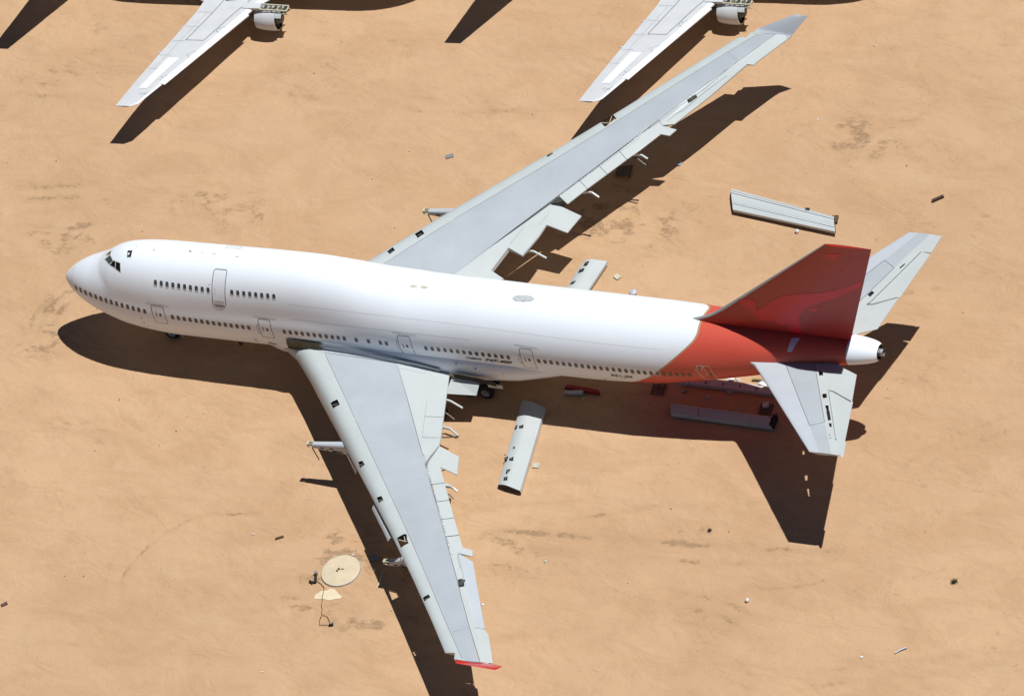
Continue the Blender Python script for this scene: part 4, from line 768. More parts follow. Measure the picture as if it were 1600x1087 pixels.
mb=MB(); mb.face([(33.7,-3.605,3.25),(36.0,-3.605,3.2),(35.9,-4.6,2.6),(33.5,-4.9,2.75)]); mb.face([(33.7,-3.605,3.2),(33.5,-4.9,2.7),(35.9,-4.6,2.55),(36.0,-3.605,3.15)]); part(mb,'main_gear_door',M['whitegrey'],air)
mb=MB(); mb.box((36.9,-3.3,2.35),(1.2,.08,.35)); part(mb,'main_gear_door',M['whitegrey'],air)
mb=MB(); rows=[]
P=[(34.0,3.85,3.3),(35.2,3.75,3.25),(36.4,3.62,3.1),(37.4,3.35,2.9)]
mb.grid([[(x,-3.79,zt_) for x,zt_,zb_ in P],[(x,-3.79,zb_) for x,zt_,zb_ in P]],0); part(mb,'gear_bay',M['dark'],air)

# ---------------- far airliners ----------------
def jet():
    root=empty('narrow_body_airliner')
    X=[0,.15,.5,1,1.7,2.6,3.6,5,22,25,28,31,33.2,33.6]; Rr=[.02,.40,.82,1.2,1.52,1.82,2.02,2.12,2.12,1.95,1.4,.8,.3,.15]; Zc=[2.8,2.82,2.9,3.0,3.15,3.25,3.32,3.35,3.35,3.45,3.8,4.2,4.45,4.5]
    mb=MB(); rows=[]
    for i in range(90):
        x=33.6*(i/89)**1.3; r=pchip(X,Rr,x); z=pchip(X,Zc,x); rows.append([(x,r*math.cos(2*PI*k/32),z+1.06*r*math.sin(2*PI*k/32)) for k in range(32)])
    mb.grid(rows,0,True); mb.face(rows[0][::-1]); mb.face(rows[-1]); mb.build('fuselage',M['white'],root,40)
    mb=MB()
    for s in (-1,1):
        mb.face([(1.75,s*.3,4.62),(2.1,s*1.05,4.5),(2.6,s*1.0,4.95),(2.2,s*.28,5.0)]); mb.face([(2.2,s*1.2,4.4),(3.1,s*1.75,4.25),(3.2,s*1.55,4.75),(2.65,s*1.15,4.85)])
    mb.build('windscreen',M['glass'],root)
    for s in (-1,1):
        Y=[1.2,3,4.8,5.87,14.0,16.6,16.95]; XL=[10.4,11.7,13.3,13.84,17.95,19.3,19.9]; XT=[18.0,17.9,18.0,18.15,20.38,21.0,21.1]
        zt=lambda y:lin([1.2,5.9,17],[2.35,2.75,3.72],y)
        mb=MB(); rows=[]
        ys=[1.2,2,3,3.9,4.8,5.3,5.87]+[6.7+.82*i for i in range(12)]+[16.6,16.95]
        for y in ys:
            a,b=lin(Y,XL,y),lin(Y,XT,y); c=b-a; t=lin([1.2,6,17],[.75,.4,.14],y)
            up=[(0,-.5),(.01,-.25),(.04,-.08),(.09,0),(.25,.05),(.45,.04),(.66,0),(1,-.1)]; dn=[(1,-.2),(.6,-.8),(.3,-1),(.1,-.85),(.03,-.7)]
            rows.append([(a+c*u,s*y,zt(y)+v*t) for u,v in up+dn])
        def wm(i,j): return 1 if j<3 else 0
        mb.grid(rows,wm,True); mb.face(rows[-1][::-1]); o=mb.build('wing',[M['wpaint'],M['white'],M['line'],M['softline']],root,35)
        def ct(y,u): a,b=lin(Y,XL,y),lin(Y,XT,y); return (a+(b-a)*u,s*y,zt(y)+lin([0,.09,.25,.45,.66,1],[0,0,.05,.04,0,-.1],u)*lin([1.2,6,17],[.75,.4,.14],y)+.012)
        ln=MB()
        def L_(P,w_,m,dz=0):
            for p,q in zip(P,P[1:]):
                p,q=Vector(p),Vector(q); d=(q-p); n_=Vector((-d.y,d.x,0)).normalized()*w_/2; ln.face([p-n_,q-n_,q+n_,p+n_],m)
        L_([ct(y,.23) for y in (2,4,6,8,9.2)],.06,2); L_([ct(y,.66) for y in (2,4,6,8,9.2)],.06,2); L_([ct(9.2,.23),ct(9.2,.66)],.06,2)
        L_([ct(y,.78) for y in (5.9,8,10,12.6)],.03,3)
        for y in (5.9,7.6,9.3,11,12.6): L_([ct(y,.67),ct(y,.97)],.03,3)
        for y in (7.5,10.4,13.2,15.2):
            L_([ct(y,.10),ct(y+.25,.22)],.03,3); c_=Vector(ct(y+.5,.2)); 
            for _ in range(6):
                p=c_+Vector((random.uniform(-.35,.35),random.uniform(-.3,.3),.01)); ln.face([p,p+Vector((.12,0,0)),p+Vector((.1,.07,0)),p+Vector((0,.05,0))],3)
        join_mb(o,ln)
        t=MB(); rows=[[ct(y,u) for u in (.34,.5,.66)] for y in (11.3,12.2,13.1,14,14.9)]; rows=[[(x,y,z+.02+.0) for x,y,z in r] for r in rows]; t.grid(rows,0); t.build('speed_tape_patch',M['white'],o)
        t=MB(); t.face([(x,y,z+.02) for x,y,z in (ct(3.6,.42),ct(4.42,.44),ct(4.55,.62),ct(3.7,.68))],0); t.face([(x,y,z+.035) for x,y,z in (ct(3.65,.45),ct(4.3,.465),ct(4.4,.60),ct(3.8,.65))],1); t.build('walkway_marking',[M['black'],M['yellow']],o)
        # slat segments proud of the leading edge
        for y0,y1 in ((5.95,14.3),(1.9,3.9)):
            t=MB(); rows=[]
            for k in range(11):
                y=y0+(y1-y0)*k/10; a=lin(Y,XL,y); z=zt(y); h=lin([1.2,6,17],[.75,.4,.14],y)
                rows.append([(a-.22,s*y,z-h*.6),(a-.24,s*y,z-h*.3),(a-.14,s*y,z-.06*h),(a+.12,s*y,z+.03),(a+.30,s*y,z+.05),(a+.25,s*y,z-.02)])
            t.grid(rows,0,True); t.face(rows[0]); t.face(rows[-1][::-1]); t.build('slat',M['white'],root,40)
        for yf in (4.2,7.4,10.4):
            t=MB(); xx=lin(Y,XT,yf); z=zt(yf)-.45; t.tube([(xx-2.0,s*yf,z),(xx-1,s*yf,z-.08),(xx+.0,s*yf,z),(xx+.5,s*yf,z+.1)],[.06,.2,.16,.04],n=10); t.build('flap_track_fairing',M['wpaint'],root,50)
        # engine: rear cowl shell left open, core inside, bare truss pylon above
        ex,ey,ez=11.75,5.05,1.42; n=32
        t=MB(); pr=[(ex,.98),(ex+.35,1.02),(ex+1.0,1.0),(ex+1.5,.93),(ex+1.75,.86)]
        rows=[[(x,s*ey+r*math.cos(2*PI*k/n),ez+r*math.sin(2*PI*k/n)) for k in range(n)] for x,r in pr]; t.grid(rows,0,True)
        rows2=[[(x,s*ey+(r-.07)*math.cos(2*PI*k/n),ez+(r-.07)*math.sin(2*PI*k/n)) for k in range(n)] for x,r in pr]; t.grid(rows2,1,True); t.grid([rows[0],rows2[0]],2,True); t.grid([rows[-1],rows2[-1]],2,True)
        for k,xx in ((20,ex+.75),(17,ex+.7)):
            a=2*PI*k/n; yy=s*ey-s*0+1.02*math.cos(a); zz=ez+1.02*math.sin(a); t.box((xx,s*ey-.99*math.cos(.35 if k==17 else -.35)*1.0,ez+ (.35 if k==17 else -.35)),(.12,.08,.12),1)
        nac=t.build('nacelle',[M['wpaint'],M['dark'],M['cream']],root,50)
        t=MB(); t.tube([(ex-.35,s*ey,ez-.05),(ex+.1,s*ey,ez),(ex+1.2,s*ey,ez),(ex+2.4,s*ey,ez)],[.30,.5,.55,.3],n=16)
        for k in range(10):
            a=2*PI*k/10; t.bar((ex+.15,s*ey+.3*math.cos(a),ez+.3*math.sin(a)),(ex+.15,s*ey+.86*math.cos(a),ez+.86*math.sin(a)),.12,.05)
        t.build('engine_core',M['dirtmetal'],nac)
        t=MB()
        for k in range(12,23):   # lit far lip of the cut-away inlet
            a0,a1=2*PI*(k-8)/n,2*PI*(k-7)/n
            t.face([(ex-.6+.02*(k%3),s*ey+.97*s*math.cos(a0),ez+.97*math.sin(a0)),(ex-.6,s*ey+.97*s*math.cos(a1),ez+.97*math.sin(a1)),(ex-.02,s*ey+.98*s*math.cos(a1),ez+.98*math.sin(a1)),(ex-.02,s*ey+.98*s*math.cos(a0),ez+.98*math.sin(a0))])
        t.build('inlet_lip',M['whitegrey'],nac)
        t=MB(); z0=ez+1.12; 
        for dy in (-.28,.28):
            t.bar((ex-1.1,s*ey+dy,z0),(ex+2.6,s*ey+dy,z0+.15),.08,.10,0); t.bar((ex-1.1,s*ey+dy,z0-.35),(ex+1.8,s*ey+dy,z0-.35),.07,.08,0)
        for k in range(8):
            xx=ex-1.1+k*.42; t.bar((xx,s*ey-.28,z0),(xx+.02,s*ey+.28,z0),.06,.08,0); t.bar((xx,s*ey-.28,z0-.33),(xx+.4,s*ey-.28,z0),.05,.05,0)
            if k%2: t.bar((xx-.3,s*ey-.25,z0+.03),(xx+.1,s*ey+.25,z0+.05),.05,.06,1)
        t.box((ex+.2,s*ey,z0-.12),(2.4,.4,.12),1); t.box((ex+1.9,s*ey,z0+.12),(1.5,.62,.24),2); t.build('pylon_truss',[M['cream'],M['dirtmetal'],M['wpaint']],root)
        # tailplane
        mb=MB(); rows=[]
        for k in range(8):
            u=k/7; y=.3+6.85*u; a=28.6+4.0*u; c=3.9-2.5*u; z=4.4+.85*u; t=.22*(1-.6*u); rows.append([(a,s*y,z-t*.5),(a+.05*c,s*y,z),(a+.4*c,s*y,z+.1*t),(a+c,s*y,z-.05),(a+.4*c,s*y,z-t)])
        mb.grid(rows,0,True); mb.face(rows[-1][::-1]); mb.build('tailplane',M['wpaint'],root,40)
        # main gear
        g_=MB(); g_.tube([(16.6,s*2.86,.6),(16.6,s*2.86,2.2)],.12,n=8); gg=g_.build('main_gear',M['metal'],root)
        for dy in (-.43,.43):
            t=MB(); pr=[(.2,.18),(.48,.18),(.56,.1),(.56,-.1),(.48,-.18),(.2,-.18)]; t.grid([[(16.6+r*math.cos(2*PI*k/20),s*2.86+dy+q,.56+r*math.sin(2*PI*k/20)) for k in range(20)] for r,q in pr],0,True); t.build('wheel',M['tyre'],gg)
    g_=MB(); g_.tube([(4.1,0,.4),(4.1,0,1.4)],.09,n=8); gg=g_.build('nose_gear',M['metal'],root)
    for dy in (-.2,.2):
        t=MB(); pr=[(.12,.1),(.3,.1),(.34,.05),(.34,-.05),(.3,-.1),(.12,-.1)]; t.grid([[(4.1+r*math.cos(2*PI*k/20),dy+q,.34+r*math.sin(2*PI*k/20)) for k in range(20)] for r,q in pr],0,True); t.build('wheel',M['tyre'],gg)
    mb=MB(); rows=[]
    for k in range(10):
        u=k/9; z=4.5+8.0*u; a=26.5+6.0*u; c=5.6-3.7*u; t=.28*(1-.6*u); rows.append([(a,0,z),(a+.1*c,t*.6,z),(a+.35*c,t,z),(a+c,0,z),(a+.35*c,-t,z),(a+.1*c,-t*.6,z)])
    mb.grid(rows,0,True); mb.face(rows[-1]); mb.build('tail_fin',M['white'],root,40)
    return root
M['wpaint']=mat('grey_white_wing_paint',(.60,.63,.66),.4,var=.05,scale=.9)
j1=jet(); h1=.084; j1.location=(15.2,37.3,0); j1.rotation_euler=(0,0,PI+h1)
tag(j1,'white twin-jet airliner behind the jumbo nose, its wing reaching down from the top left','airliner','twin-jet airliners parked in the next row')
j2=copy_tree(j1); j2.location=(53.0,42.8,0); j2['label']='white twin-jet airliner whose wingtip points at the jumbo far winglet, top centre'

# ---------------- parts and scrap lying on the sand ----------------
def slab(name,label,cat,corners,z0,z1,mats,camber=.25,holes=None,group=None,ridges=0,nu=14,nv=10,feet=None):
    """a removed control surface: cambered closed shell; corners a,b along one long edge, c,d back"""
    a,b,c,d=[Vector((p[0],p[1],0)) for p in corners]; cen=(a+b+c+d)/4; root=empty(name,(cen.x,cen.y,0)); tag(root,label,cat,group)
    mb=MB(); top=[];bot=[]
    for i in range(nu+1):
        u=i/nu; rt=[];rb=[]
        for j in range(nv+1):
            v=j/nv; p=a.lerp(b,u).lerp(d.lerp(c,u),v)-cen; h=camber*(1-(1-v)**2.2) if v<.5 else camber*((1-(.5)**2.2)*(1-(v-.5)/.5*.75)+ .0)
            h=camber*(math.sin(min(v/.45,1)*PI/2)**.8) * (1 if v<.45 else (1-.65*((v-.45)/.55)))
            rt.append((p.x,p.y,z1+h)); rb.append((p.x,p.y,z0))
        top.append(rt);bot.append(rb)
    def mm(i,j): return 0
    mb.grid(top,mm); mb.grid(bot,0); mb.grid([[r[0] for r in top],[r[0] for r in bot]],0); mb.grid([[r[-1] for r in top],[r[-1] for r in bot]],0); mb.grid([top[0],bot[0]],1); mb.grid([top[-1],bot[-1]],1)
    o=mb.build('skin',mats,root,45)
    def surf(x,y):
        """height of the skin at world x,y (inverse bilinear by search)"""
        best=None
        for i in range(nu+1):
            for j in range(nv+1):
                q=top[i][j]; dd=(q[0]+cen.x-x)**2+(q[1]+cen.y-y)**2
                if best is None or dd<best[0]: best=(dd,q[2])
        return best[1]
    return root,o,surf,cen
def hole_on(root,surf,cen,P,dz=.03):
    t=MB(); cx=sum(p[0] for p in P)/len(P); cy=sum(p[1] for p in P)/len(P); z=max(surf(x,y) for x,y in P)+dz; zz=[surf(x,y)+dz for x,y in P]
    t.face([(x-cen.x,y-cen.y,q+.015) for (x,y),q in zip(P,zz)],0); t.box((cx-cen.x,cy-cen.y,z+.02),(.12,.16,.02),1,rz=.4); t.build('access_hole',[M['dark'],M['dirtmetal']],root)
r,o,sf,cn=slab('removed_flap','long ribbed white wing flap lying on the sand between far wing and tail','wing flap',D['flapNE'],.28,.45,[M['whitegrey'],M['dark']],.22,group='removed wing panels on the sand')
ln=MB(); a,b,c,d=[Vector((p[0]-cn.x,p[1]-cn.y,0)) for p in D['flapNE']]
for v,w_,m in ((.16,.05,0),(.24,.10,1),(.27,.04,0),(.70,.04,0),(.74,.05,1)):
    for k in range(14):
        p=a.lerp(b,k/14).lerp(d.lerp(c,k/14),v); q=a.lerp(b,(k+1)/14).lerp(d.lerp(c,(k+1)/14),v); zz=[sf(p.x+cn.x,p.y+cn.y)+.05,sf(q.x+cn.x,q.y+cn.y)+.05]; n_=Vector((-(q-p).y,(q-p).x,0)).normalized()*w_/2
        ln.face([(p-n_)+Vector((0,0,zz[0])),(q-n_)+Vector((0,0,zz[1])),(q+n_)+Vector((0,0,zz[1])),(p+n_)+Vector((0,0,zz[0]))],2 if m==0 else 3)
o.data.materials.append(M['softline']); o.data.materials.append(M['white']); join_mb(o,ln)
mb=MB(); p=a.lerp(b,.74); q=a.lerp(b,.77); mb.box((p.x+.1,p.y-.12,sf(p.x+cn.x,p.y+cn.y)+.08),(.35,.22,.06)); mb.build('hinge_notch',M['dark'],r)
r,o,sf,cn=slab('removed_spoiler','short white wing panel with three square holes, half hidden behind the jumbo body','wing panel',[D['flapB'][3],D['flapB'][0],D['flapB'][1],D['flapB'][2]],.2,.35,[M['whitegrey'],M['dark']],.28,group='removed wing panels on the sand')
for P in D['flapB_holes']: hole_on(r,sf,cn,P)
r,o,sf,cn=slab('removed_flap','white curved flap with dark cut-outs lying half in the jumbo shadow below its belly','wing flap',[D['flapC'][3],D['flapC'][0],D['flapC'][1],D['flapC'][2]],.10,.38,[M['whitegrey'],M['dark']],.26,group='removed wing panels on the sand',nv=14)
for P in D['flapC_holes']: hole_on(r,sf,cn,P)
mb=MB()
for (px,py) in ((40.9,-10.3),(42.0,-15.0)): pass
r,o,sf,cn=slab('removed_flap','long dark grey slat lying wholly in the shade under the red tail','wing flap',D['flapD'],.1,.3,[M['steelg'] if 'steelg' in M else M['blue'],M['dark']],.42,group='removed wing panels on the sand',nv=12)
ln=MB(); o.data.materials.append(M['line']); o.data.materials.append(M['whitegrey'])
a,b,c,d=[Vector((p[0]-cn.x,p[1]-cn.y,0)) for p in D['flapD']]
for u in (.28,):
    for k in range(10):
        p=a.lerp(b,u).lerp(d.lerp(c,u),k/10); q=a.lerp(b,u).lerp(d.lerp(c,u),(k+1)/10); ln.face([(p.x-.02,p.y,sf(p.x+cn.x,p.y+cn.y)+.03),(q.x-.02,q.y,sf(q.x+cn.x,q.y+cn.y)+.03),(q.x+.03,q.y,sf(q.x+cn.x,q.y+cn.y)+.03),(p.x+.03,p.y,sf(p.x+cn.x,p.y+cn.y)+.03)],2)
join_mb(o,ln)
mb=MB(); p=b.lerp(c,.5); mb.box((p.x+.2,p.y,.45),(.3,.9,.5),0); mb.tube([(p.x+.1,p.y+.3,.8),(p.x+.4,p.y+.45,.95),(p.x+.5,p.y+.2,.6)],.05,n=6); mb.build('end_fitting',M['dark'],r)
# long leading edge strip
P=D['strip']; cx=sum(p[0] for p in P)/len(P); cy=sum(p[1] for p in P)/len(P); r=empty('leading_edge_strip',(cx,cy,0)); tag(r,'very long narrow wing edge strip on the ground under the red tail, partly sunlit','wing panel','removed wing panels on the sand')
mb=MB(); mb.prism([(x-cx,y-cy) for x,y in P],lambda x,y:.42,lambda x,y:.12); mb.build('skin',mat('strip_grey',(.62,.60,.56),.5,var=.08),r)  # grey raised so the colour stands in for sunlight on the strip
for k in range(6):
    x=P[0][0]+(P[5][0]-P[0][0])*(k+.7)/6.2; y=lin([P[0][0],P[3][0],P[5][0]],[P[0][1]+.15,P[3][1]-.35,P[5][1]-.1],x); t=MB(); t.box((x-cx,y-cy,.45),(.06,.2,.08)); t.build('bracket',M['black'],r)
def slats(name,label,cat,P,n,group=None,mat_=None):
    a,b,c,d=[Vector((p[0],p[1],0)) for p in P]; cen=(a+b+c+d)/4; r=empty(name,(cen.x,cen.y,0)); tag(r,label,cat,group)
    a,b,c,d=a-cen,b-cen,c-cen,d-cen; m_=mat_ or M['wood']
    for v in (.04,.5,.96):
        t=MB(); t.bar(a.lerp(b,v)+Vector((0,0,.06)),d.lerp(c,v)+Vector((0,0,.06)),.09,.11); t.build('runner',m_,r)
    for k in range(n):
        u=(k+.5)/n; t=MB(); t.bar(a.lerp(d,u)+Vector((0,0,.14)),b.lerp(c,u)+Vector((0,0,.14)),.12,.03); t.build('slat',m_,r)
slats('wooden_pallet','wooden pallet in the shade below the rear end of the jumbo white body','pallet',D['pallets'][0],5,'wooden pallets')
slats('wooden_pallet','wooden pallet near the port tailplane with a pale box on top','pallet',D['pallets'][1],6,'wooden pallets')
slats('wooden_pallet','grey slatted pallet in the shade behind the far wing','pallet',D['pallets'][2],6,'wooden pallets')
PT=D['pts']
def scrap(key,name,label,cat,m,size,kind='plate',z=None,rz=0,group=None,tilt=.0):
    x,y=PT[key]; mb=MB(); L_,W_,H_=size
    if kind=='plate':
        n=7; pl=[(L_/2*(1 if k in(0,1,6) else -1)*random.uniform(.85,1),W_/2*math.sin(2*PI*(k+.5)/n)*1.0) for k in range(n)]
        pl=[(-L_/2,-W_/2),(L_*.2,-W_*.52),(L_/2,-W_*.42),(L_*.46,W_*.35),(L_*.1,W_/2),(-L_*.48,W_*.42)]
        mb.prism(pl,lambda a,b:H_+tilt*a,lambda a,b:max(.01,H_*.2)+tilt*a-H_*.1+abs(tilt)*L_/2*0)
    elif kind=='rect':
        rows=[[(-L_/2+L_*i/4,-W_/2+W_*j/3,H_+tilt*(i/4)+.02*math.sin(i*1.7+j)) for j in range(4)] for i in range(5)]; mb.grid(rows); mb.grid([[(p[0],p[1],p[2]-H_*.7) for p in r_] for r_ in rows])
        mb.grid([[r_[0] for r_ in rows],[(r_[0][0],r_[0][1],r_[0][2]-H_*.7) for r_ in rows]]); mb.grid([[r_[-1] for r_ in rows],[(r_[-1][0],r_[-1][1],r_[-1][2]-H_*.7) for r_ in rows]])
        mb.grid([rows[0],[(p[0],p[1],p[2]-H_*.7) for p in rows[0]]]); mb.grid([rows[-1],[(p[0],p[1],p[2]-H_*.7) for p in rows[-1]]])
    elif kind=='ball':
        n=16; rows=[[(L_/2*math.cos(a)*math.cos(2*PI*k/n),L_/2*math.cos(a)*math.sin(2*PI*k/n),H_*.45+H_*.55*math.sin(a)) for k in range(n)] for a in [-PI/2+.05+ (PI-.1)*q/8 for q in range(9)]]; mb.grid(rows,0,True); mb.face(rows[0][::-1]); mb.face(rows[-1])
        mb.tube([(0,0,H_*.95),(0,0,H_*1.08)],L_*.12,n=8)
    elif kind=='beam':
        mb.bar((-L_/2,0,H_*.6),(L_/2,0,H_*.55),W_,H_); mb.bar((-L_*.45,W_*.6,H_*.4),(L_*.4,W_*.75,H_*.4),W_*.35,H_*.6)
    elif kind=='curl':
        rows=[]
        for i in range(9):
            u=i/8; rows.append([(-L_/2+L_*u,W_*(v-.5)*(.7+.5*math.sin(u*PI)),H_*math.sin(u*PI)*(.7+.3*math.sin(v*5+u*3))+.04+.12*H_*math.sin(v*9+u*7)) for v in (0,.2,.4,.6,.8,1)])
        mb.grid(rows); mb.grid([[(p[0],p[1],max(.01,p[2]-.05)) for p in r_] for r_ in rows])
    elif kind=='crumple':
        n=9; c=(0,0,H_*.7)
        ring=[(L_/2*random.uniform(.5,1)*math.cos(2*PI*k/n),W_/2*random.uniform(.5,1)*math.sin(2*PI*k/n),random.uniform(.01,H_*.5)) for k in range(n)]
        mid=[(p[0]*.5,p[1]*.5,H_*random.uniform(.5,1)) for p in ring]; mb.grid([ring,mid],0,True); mb.face(mid)
        mb.face([(p[0],p[1],.01) for p in ring][::-1])
    elif kind=='rod': mb.tube([(-L_/2,0,H_),(0,W_*.3,H_*1.2),(L_/2,0,H_)],W_/2,n=8)
    o=mb.build(name,m); o.location=(x,y,z or 0); o.rotation_euler=(0,0,rz); tag(o,label,cat,group); return o
A1=math.radians
scrap('grey_panel','metal_panel','grey metal panel alone on open sand above the far wing','panel',M['metal'],(.6,.35,.12),'rect',rz=.5)
scrap('pale_panel','foam_panel','pale yellow square sheet on sand above the rear body','panel',M['cream'],(.5,.4,.08),'rect',rz=-.5)
scrap('glass_panel','milky_sheet','translucent grey-green sheet right of the curved white flap','sheet',M['clear'],(.5,.45,.06),'rect',rz=.15)
scrap('pale_small','crumpled_sheet','tiny pale scrap below the near flap tip, right of wing','scrap',M['cream'],(.4,.25,.1),'crumple')
scrap('brown_plate','brown_plate','dark brown rectangular plate at the left edge of the sand','plate',mat('brown_plate_paint',(.12,.06,.055),.6),(.5,.28,.08),'rect',rz=.7)
scrap('stick','wood_splinter','brown splintered stick left of the near wing shadow','stick',M['bwood'],(.65,.13,.1),'beam',rz=.55)
scrap('beam','wooden_beam','dark brown wooden beam on sand at the upper right','beam',mat('dark_beam',(.10,.05,.035),.85,var=.3,scale=5),(.95,.2,.2),'beam',rz=.7)
scrap('ball1','white_ball','white ball between the ribbed flap and the fin tip','ball',M['bag'],(.32,.32,.3),'ball',group='white round balls on the sand')
scrap('ball2','white_ball','white ball alone on sand right of the near wing','ball',M['bag'],(.32,.32,.3),'ball',group='white round balls on the sand')
scrap('hook1','curved_cover','white curved cover left of two others beside the tailplane root','cover',M['bag'],(.65,.4,.3),'curl',rz=.6,group='white torn covers by the tail')
scrap('hook2','torn_cover','white torn upright cover, middle of the group beside the tail','cover',M['bag'],(.5,.45,.35),'crumple',rz=1.2,group='white torn covers by the tail')
scrap('hook3','rolled_cover','white rolled cover nearest the tailplane leading edge','cover',M['bag'],(.75,.4,.3),'curl',rz=.0,group='white torn covers by the tail')
scrap('rod','pale_rod','olive and cream rod behind the rolled white cover','rod',mat('olive_rod',(.35,.33,.14),.5,var=.4,scale=4),(1.3,.14,.12),'rod',rz=.0)
scrap('white2','white_scrap','small white scrap at the edge of the red rear belly','scrap',M['bag'],(.3,.25,.15),'crumple')
scrap('shard','grey_shard','grey pointed shard in shade above the long dark slat','shard',M['lilac'],(.55,.35,.25),'crumple',rz=1.3)
scrap('shard2','grey_plate','small grey plate in shade just under the long strip','plate',M['lilac'],(.42,.42,.2),'rect',rz=.6)
scrap('ring','bent_ring','grey bent ring piece in shade below the red rear door','ring',M['metal'],(.55,.16,.12),'curl',rz=.1)
scrap('whitebox','white_duct','slim white duct in the shade below the tail joint','duct',M['whitegrey'],(1.45,.3,.3),'rect',rz=.38-.25)
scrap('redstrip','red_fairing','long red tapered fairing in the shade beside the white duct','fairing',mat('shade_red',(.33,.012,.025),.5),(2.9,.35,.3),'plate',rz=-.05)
scrap('buff','buff_block','buff foam block touching the white duct','block',M['cream'],(.4,.35,.25),'crumple')
scrap('onpallet','pale_box','pale box resting on the slatted pallet near the tailplane','box',M['bag'],(.42,.4,.3),'rect',z=.15,rz=.3)
scrap('scrapA','paper_scrap','white paper scrap on the sand right of the far winglet shadow','scrap',M['bag'],(.3,.15,.06),'crumple')
scrap('scrapB','paper_scrap','white torn scrap near the bottom right beside a blue pipe','scrap',M['bag'],(.25,.35,.08),'crumple')
scrap('bluepipe','blue_pipe','pale blue pipe piece on sand near the bottom right','pipe',mat('pale_blue_plastic',(.50,.58,.72),.4),(.95,.1,.07),'rod',rz=.75)
scrap('panelblue','square_sheet','blue-grey panel in the near wing shadow beside the sand disc','panel',M['steelb'],(.5,.55,.12),'rect',rz=.3)
scrap('discscrap','pink_scrap','pinkish crumpled scrap on the rim of the round disc','scrap',mat('pinkish_scrap',(.70,.55,.48),.7),(.4,.3,.15),'crumple',z=.1)
scrap('scrapC','paper_scrap','white crumpled scrap close to the near wing trailing edge','scrap',M['bag'],(.3,.3,.08),'crumple')
scrap('scrapD','paper_scrap','white scrap at the bottom edge left of the near wing shadow','scrap',M['bag'],(.35,.16,.06),'crumple')
scrap('scrapE','paper_scrap','small white scrap between the fin and the ribbed flap','scrap',M['bag'],(.2,.15,.06),'crumple')
scrap('scrapH','paper_scrap','white scrap left of the brown splintered stick','scrap',M['bag'],(.28,.14,.05),'crumple')
scrap('blueshard','blue_shard','thin pale blue shard at the edge of the far wing shadow','shard',mat('pale_blue_shard',(.35,.42,.52),.4),(.2,.45,.1),'plate')
scrap('dome','grey_dome','grey dome peeking over the rear crown of the jumbo','dome',M['lilac'],(.62,.62,.35),'ball')
scrap('sitem','support_stand','small grey stand in shade under the front body','stand',M['dirtmetal'],(.5,.4,.3),'crumple')
scrap('plug','tiny_ball','tiny blue-white ball in the near wing shadow by the lit patch','ball',M['lilac'],(.12,.12,.1),'ball')
scrap('stickp','wood_strip','pale wood strip at the near wing shadow edge','strip',M['cream'],(.08,1.7,.05),'plate',rz=.12)
scrap('woodend','wood_block','brown wooden block under the right end of the ribbed flap','block',M['bwood'],(.5,.7,.25),'rect',rz=.2)
# round disc
x,y=D['disc'][0]; x1,y1=D['disc'][2]; rad=math.hypot(x1-x,y1-y)*1.0; mb=MB(); n=64
rr=lambda r,z:[(r*math.cos(2*PI*k/n),r*math.sin(2*PI*k/n),z) for k in range(n)]
mb.grid([rr(rad,0.0),rr(rad,.09),rr(rad*.975,.11)],1,True); mb.grid([rr(rad*.975,.11),rr(rad*.5,.13),rr(.02,.14)],0,True)
r=mb.build('round_disc',[M['conc'],mat('disc_rim_grey',(.33,.36,.40),.5)]); r.location=(x,y,0); tag(r,'large round buff disc with grey rim lying on the sand left of the near wing','disc')
mb=MB(); mb.box((-.15,.05,.2),(.12,.1,.12)); mb.box((-.22,-.14,.2),(.1,.08,.1)); mb.bar((.0,.1,.18),(.22,.12,.18),.05,.03); mb.build('bolt',M['rust'],r)
# pale crust patch
P=D['patch']; cx=sum(p[0] for p in P)/len(P); cy=sum(p[1] for p in P)/len(P); mb=MB()
P2=[]
for i in range(len(P)):
    a,b=P[i],P[(i+1)%len(P)]; P2+=[tuple(a),((a[0]+b[0])/2+random.uniform(-.05,.05),(a[1]+b[1])/2+random.uniform(-.05,.05))]
mb.prism([(a-cx,b-cy) for a,b in P2],lambda x,y:.03,lambda x,y:-.02); o=mb.build('sand_patch',M['sandpale']); o.location=(cx,cy,0); tag(o,kind='structure')
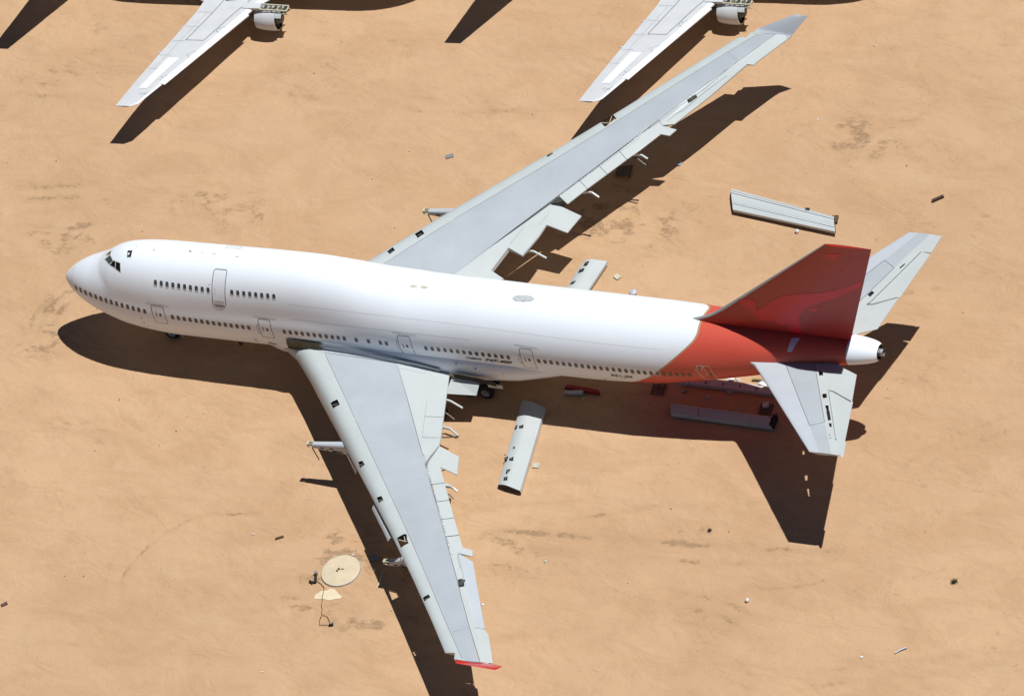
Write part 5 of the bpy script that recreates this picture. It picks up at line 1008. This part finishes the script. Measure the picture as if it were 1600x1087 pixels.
# dark jack leg and cable
x,y=PT['jack']; r=empty('bent_jack',(x,y,0)); tag(r,'small black bent jack with a grey head left of the round disc','jack')
t=MB(); t.bar((-.1,.45,.15),(.15,-.35,.1),.16,.14); t.bar((.15,-.3,.08),(-.35,-.35,.08),.12,.1); t.bar((-.05,-.45,.08),(-.4,-.2,.08),.1,.1); t.build('arm',M['tyre'],r)
t=MB(); t.tube([(-.12,.5,.05),(-.12,.5,.3)],.14,n=10); t.build('head',M['metal'],r)
W1=[PT['jack'],PT['wire1'],PT['wire2'],PT['wire3'],PT['wire4'],PT['wire5']]
t=MB(); x0,y0=PT['wire3']; pts=[(a-x0,b-y0,.03+.03*(i%2)) for i,(a,b) in enumerate(W1)]; dense=[]
for a,b in zip(pts,pts[1:]):
    for k in range(5): u=k/5; dense.append((a[0]+(b[0]-a[0])*u+.04*math.sin(k*2+a[0]*9),a[1]+(b[1]-a[1])*u+.03*math.sin(k*3),a[2]))
dense.append(pts[-1]); t.tube(dense,.022,n=5); t.tube([(0,0,.05),(.5,-.1,.05),pts[-1]],.02,n=5)
o=t.build('cable',mat('brown_cable',(.09,.055,.04),.7)); o.location=(x0,y0,0); tag(o,'thin brown twisted cable trailing down from the black jack','cable')
x,y=PT['wire5']; t=MB(); t.box((0,0,.1),(.3,.2,.16),0,rz=.3); t.box((.0,.0,.21),(.2,.12,.06),1,rz=.3); o=t.build('cable_plug',[M['tyre'],M['metal']]); o.location=(x,y,0); tag(o,'small dark plug block at the lower end of the brown cable','plug')
# small dry shrubs
def shrub(key,label,r_):
    x,y=PT[key]; mb=MB()
    for _ in range(160):
        a=random.uniform(0,2*PI); e=random.uniform(.1,1.4); L_=r_*random.uniform(.4,1); b=Vector((random.gauss(0,r_*.25),random.gauss(0,r_*.25),0)); t=b+Vector((math.cos(a)*math.cos(e),math.sin(a)*math.cos(e),math.sin(e)))*L_; s=Vector((-math.sin(a),math.cos(a),0))*.02; mb.face([b-s,b+s,t])
    o=mb.build('dry_shrub',mat('dry_scrub',(.13,.11,.06),.9,var=.3,scale=9)); o.location=(x,y,0); tag(o,label,'shrub','dry tufts on the sand')
shrub('bush','dark dry tuft on the sand at the lower right',.35); shrub('tuft','dry tuft left of the tail shadow tip, on smooth sand',.2)
# pebbles
mb=MB()
for _ in range(450):
    x=random.uniform(-25,90); y=random.uniform(-50,60); s=random.choice((.02,.03,.03,.04,.06)); h=[ (x+s*math.cos(k*PI/2.5)*random.uniform(.7,1.2),y+s*math.sin(k*PI/2.5)*random.uniform(.7,1.2),.0) for k in range(5)]
    c=(x,y,s*1.1); m_=random.choice((0,0,0,1)); 
    for k in range(5): mb.face([h[k],h[(k+1)%5],c],m_)
o=mb.build('pebbles',[mat('dark_pebble',(.14,.09,.06),.9,var=.3),mat('pale_pebble',(.65,.60,.52),.8,var=.1)]); tag(o,kind='stuff',label='scattered small pebbles over the sand',cat='pebbles')
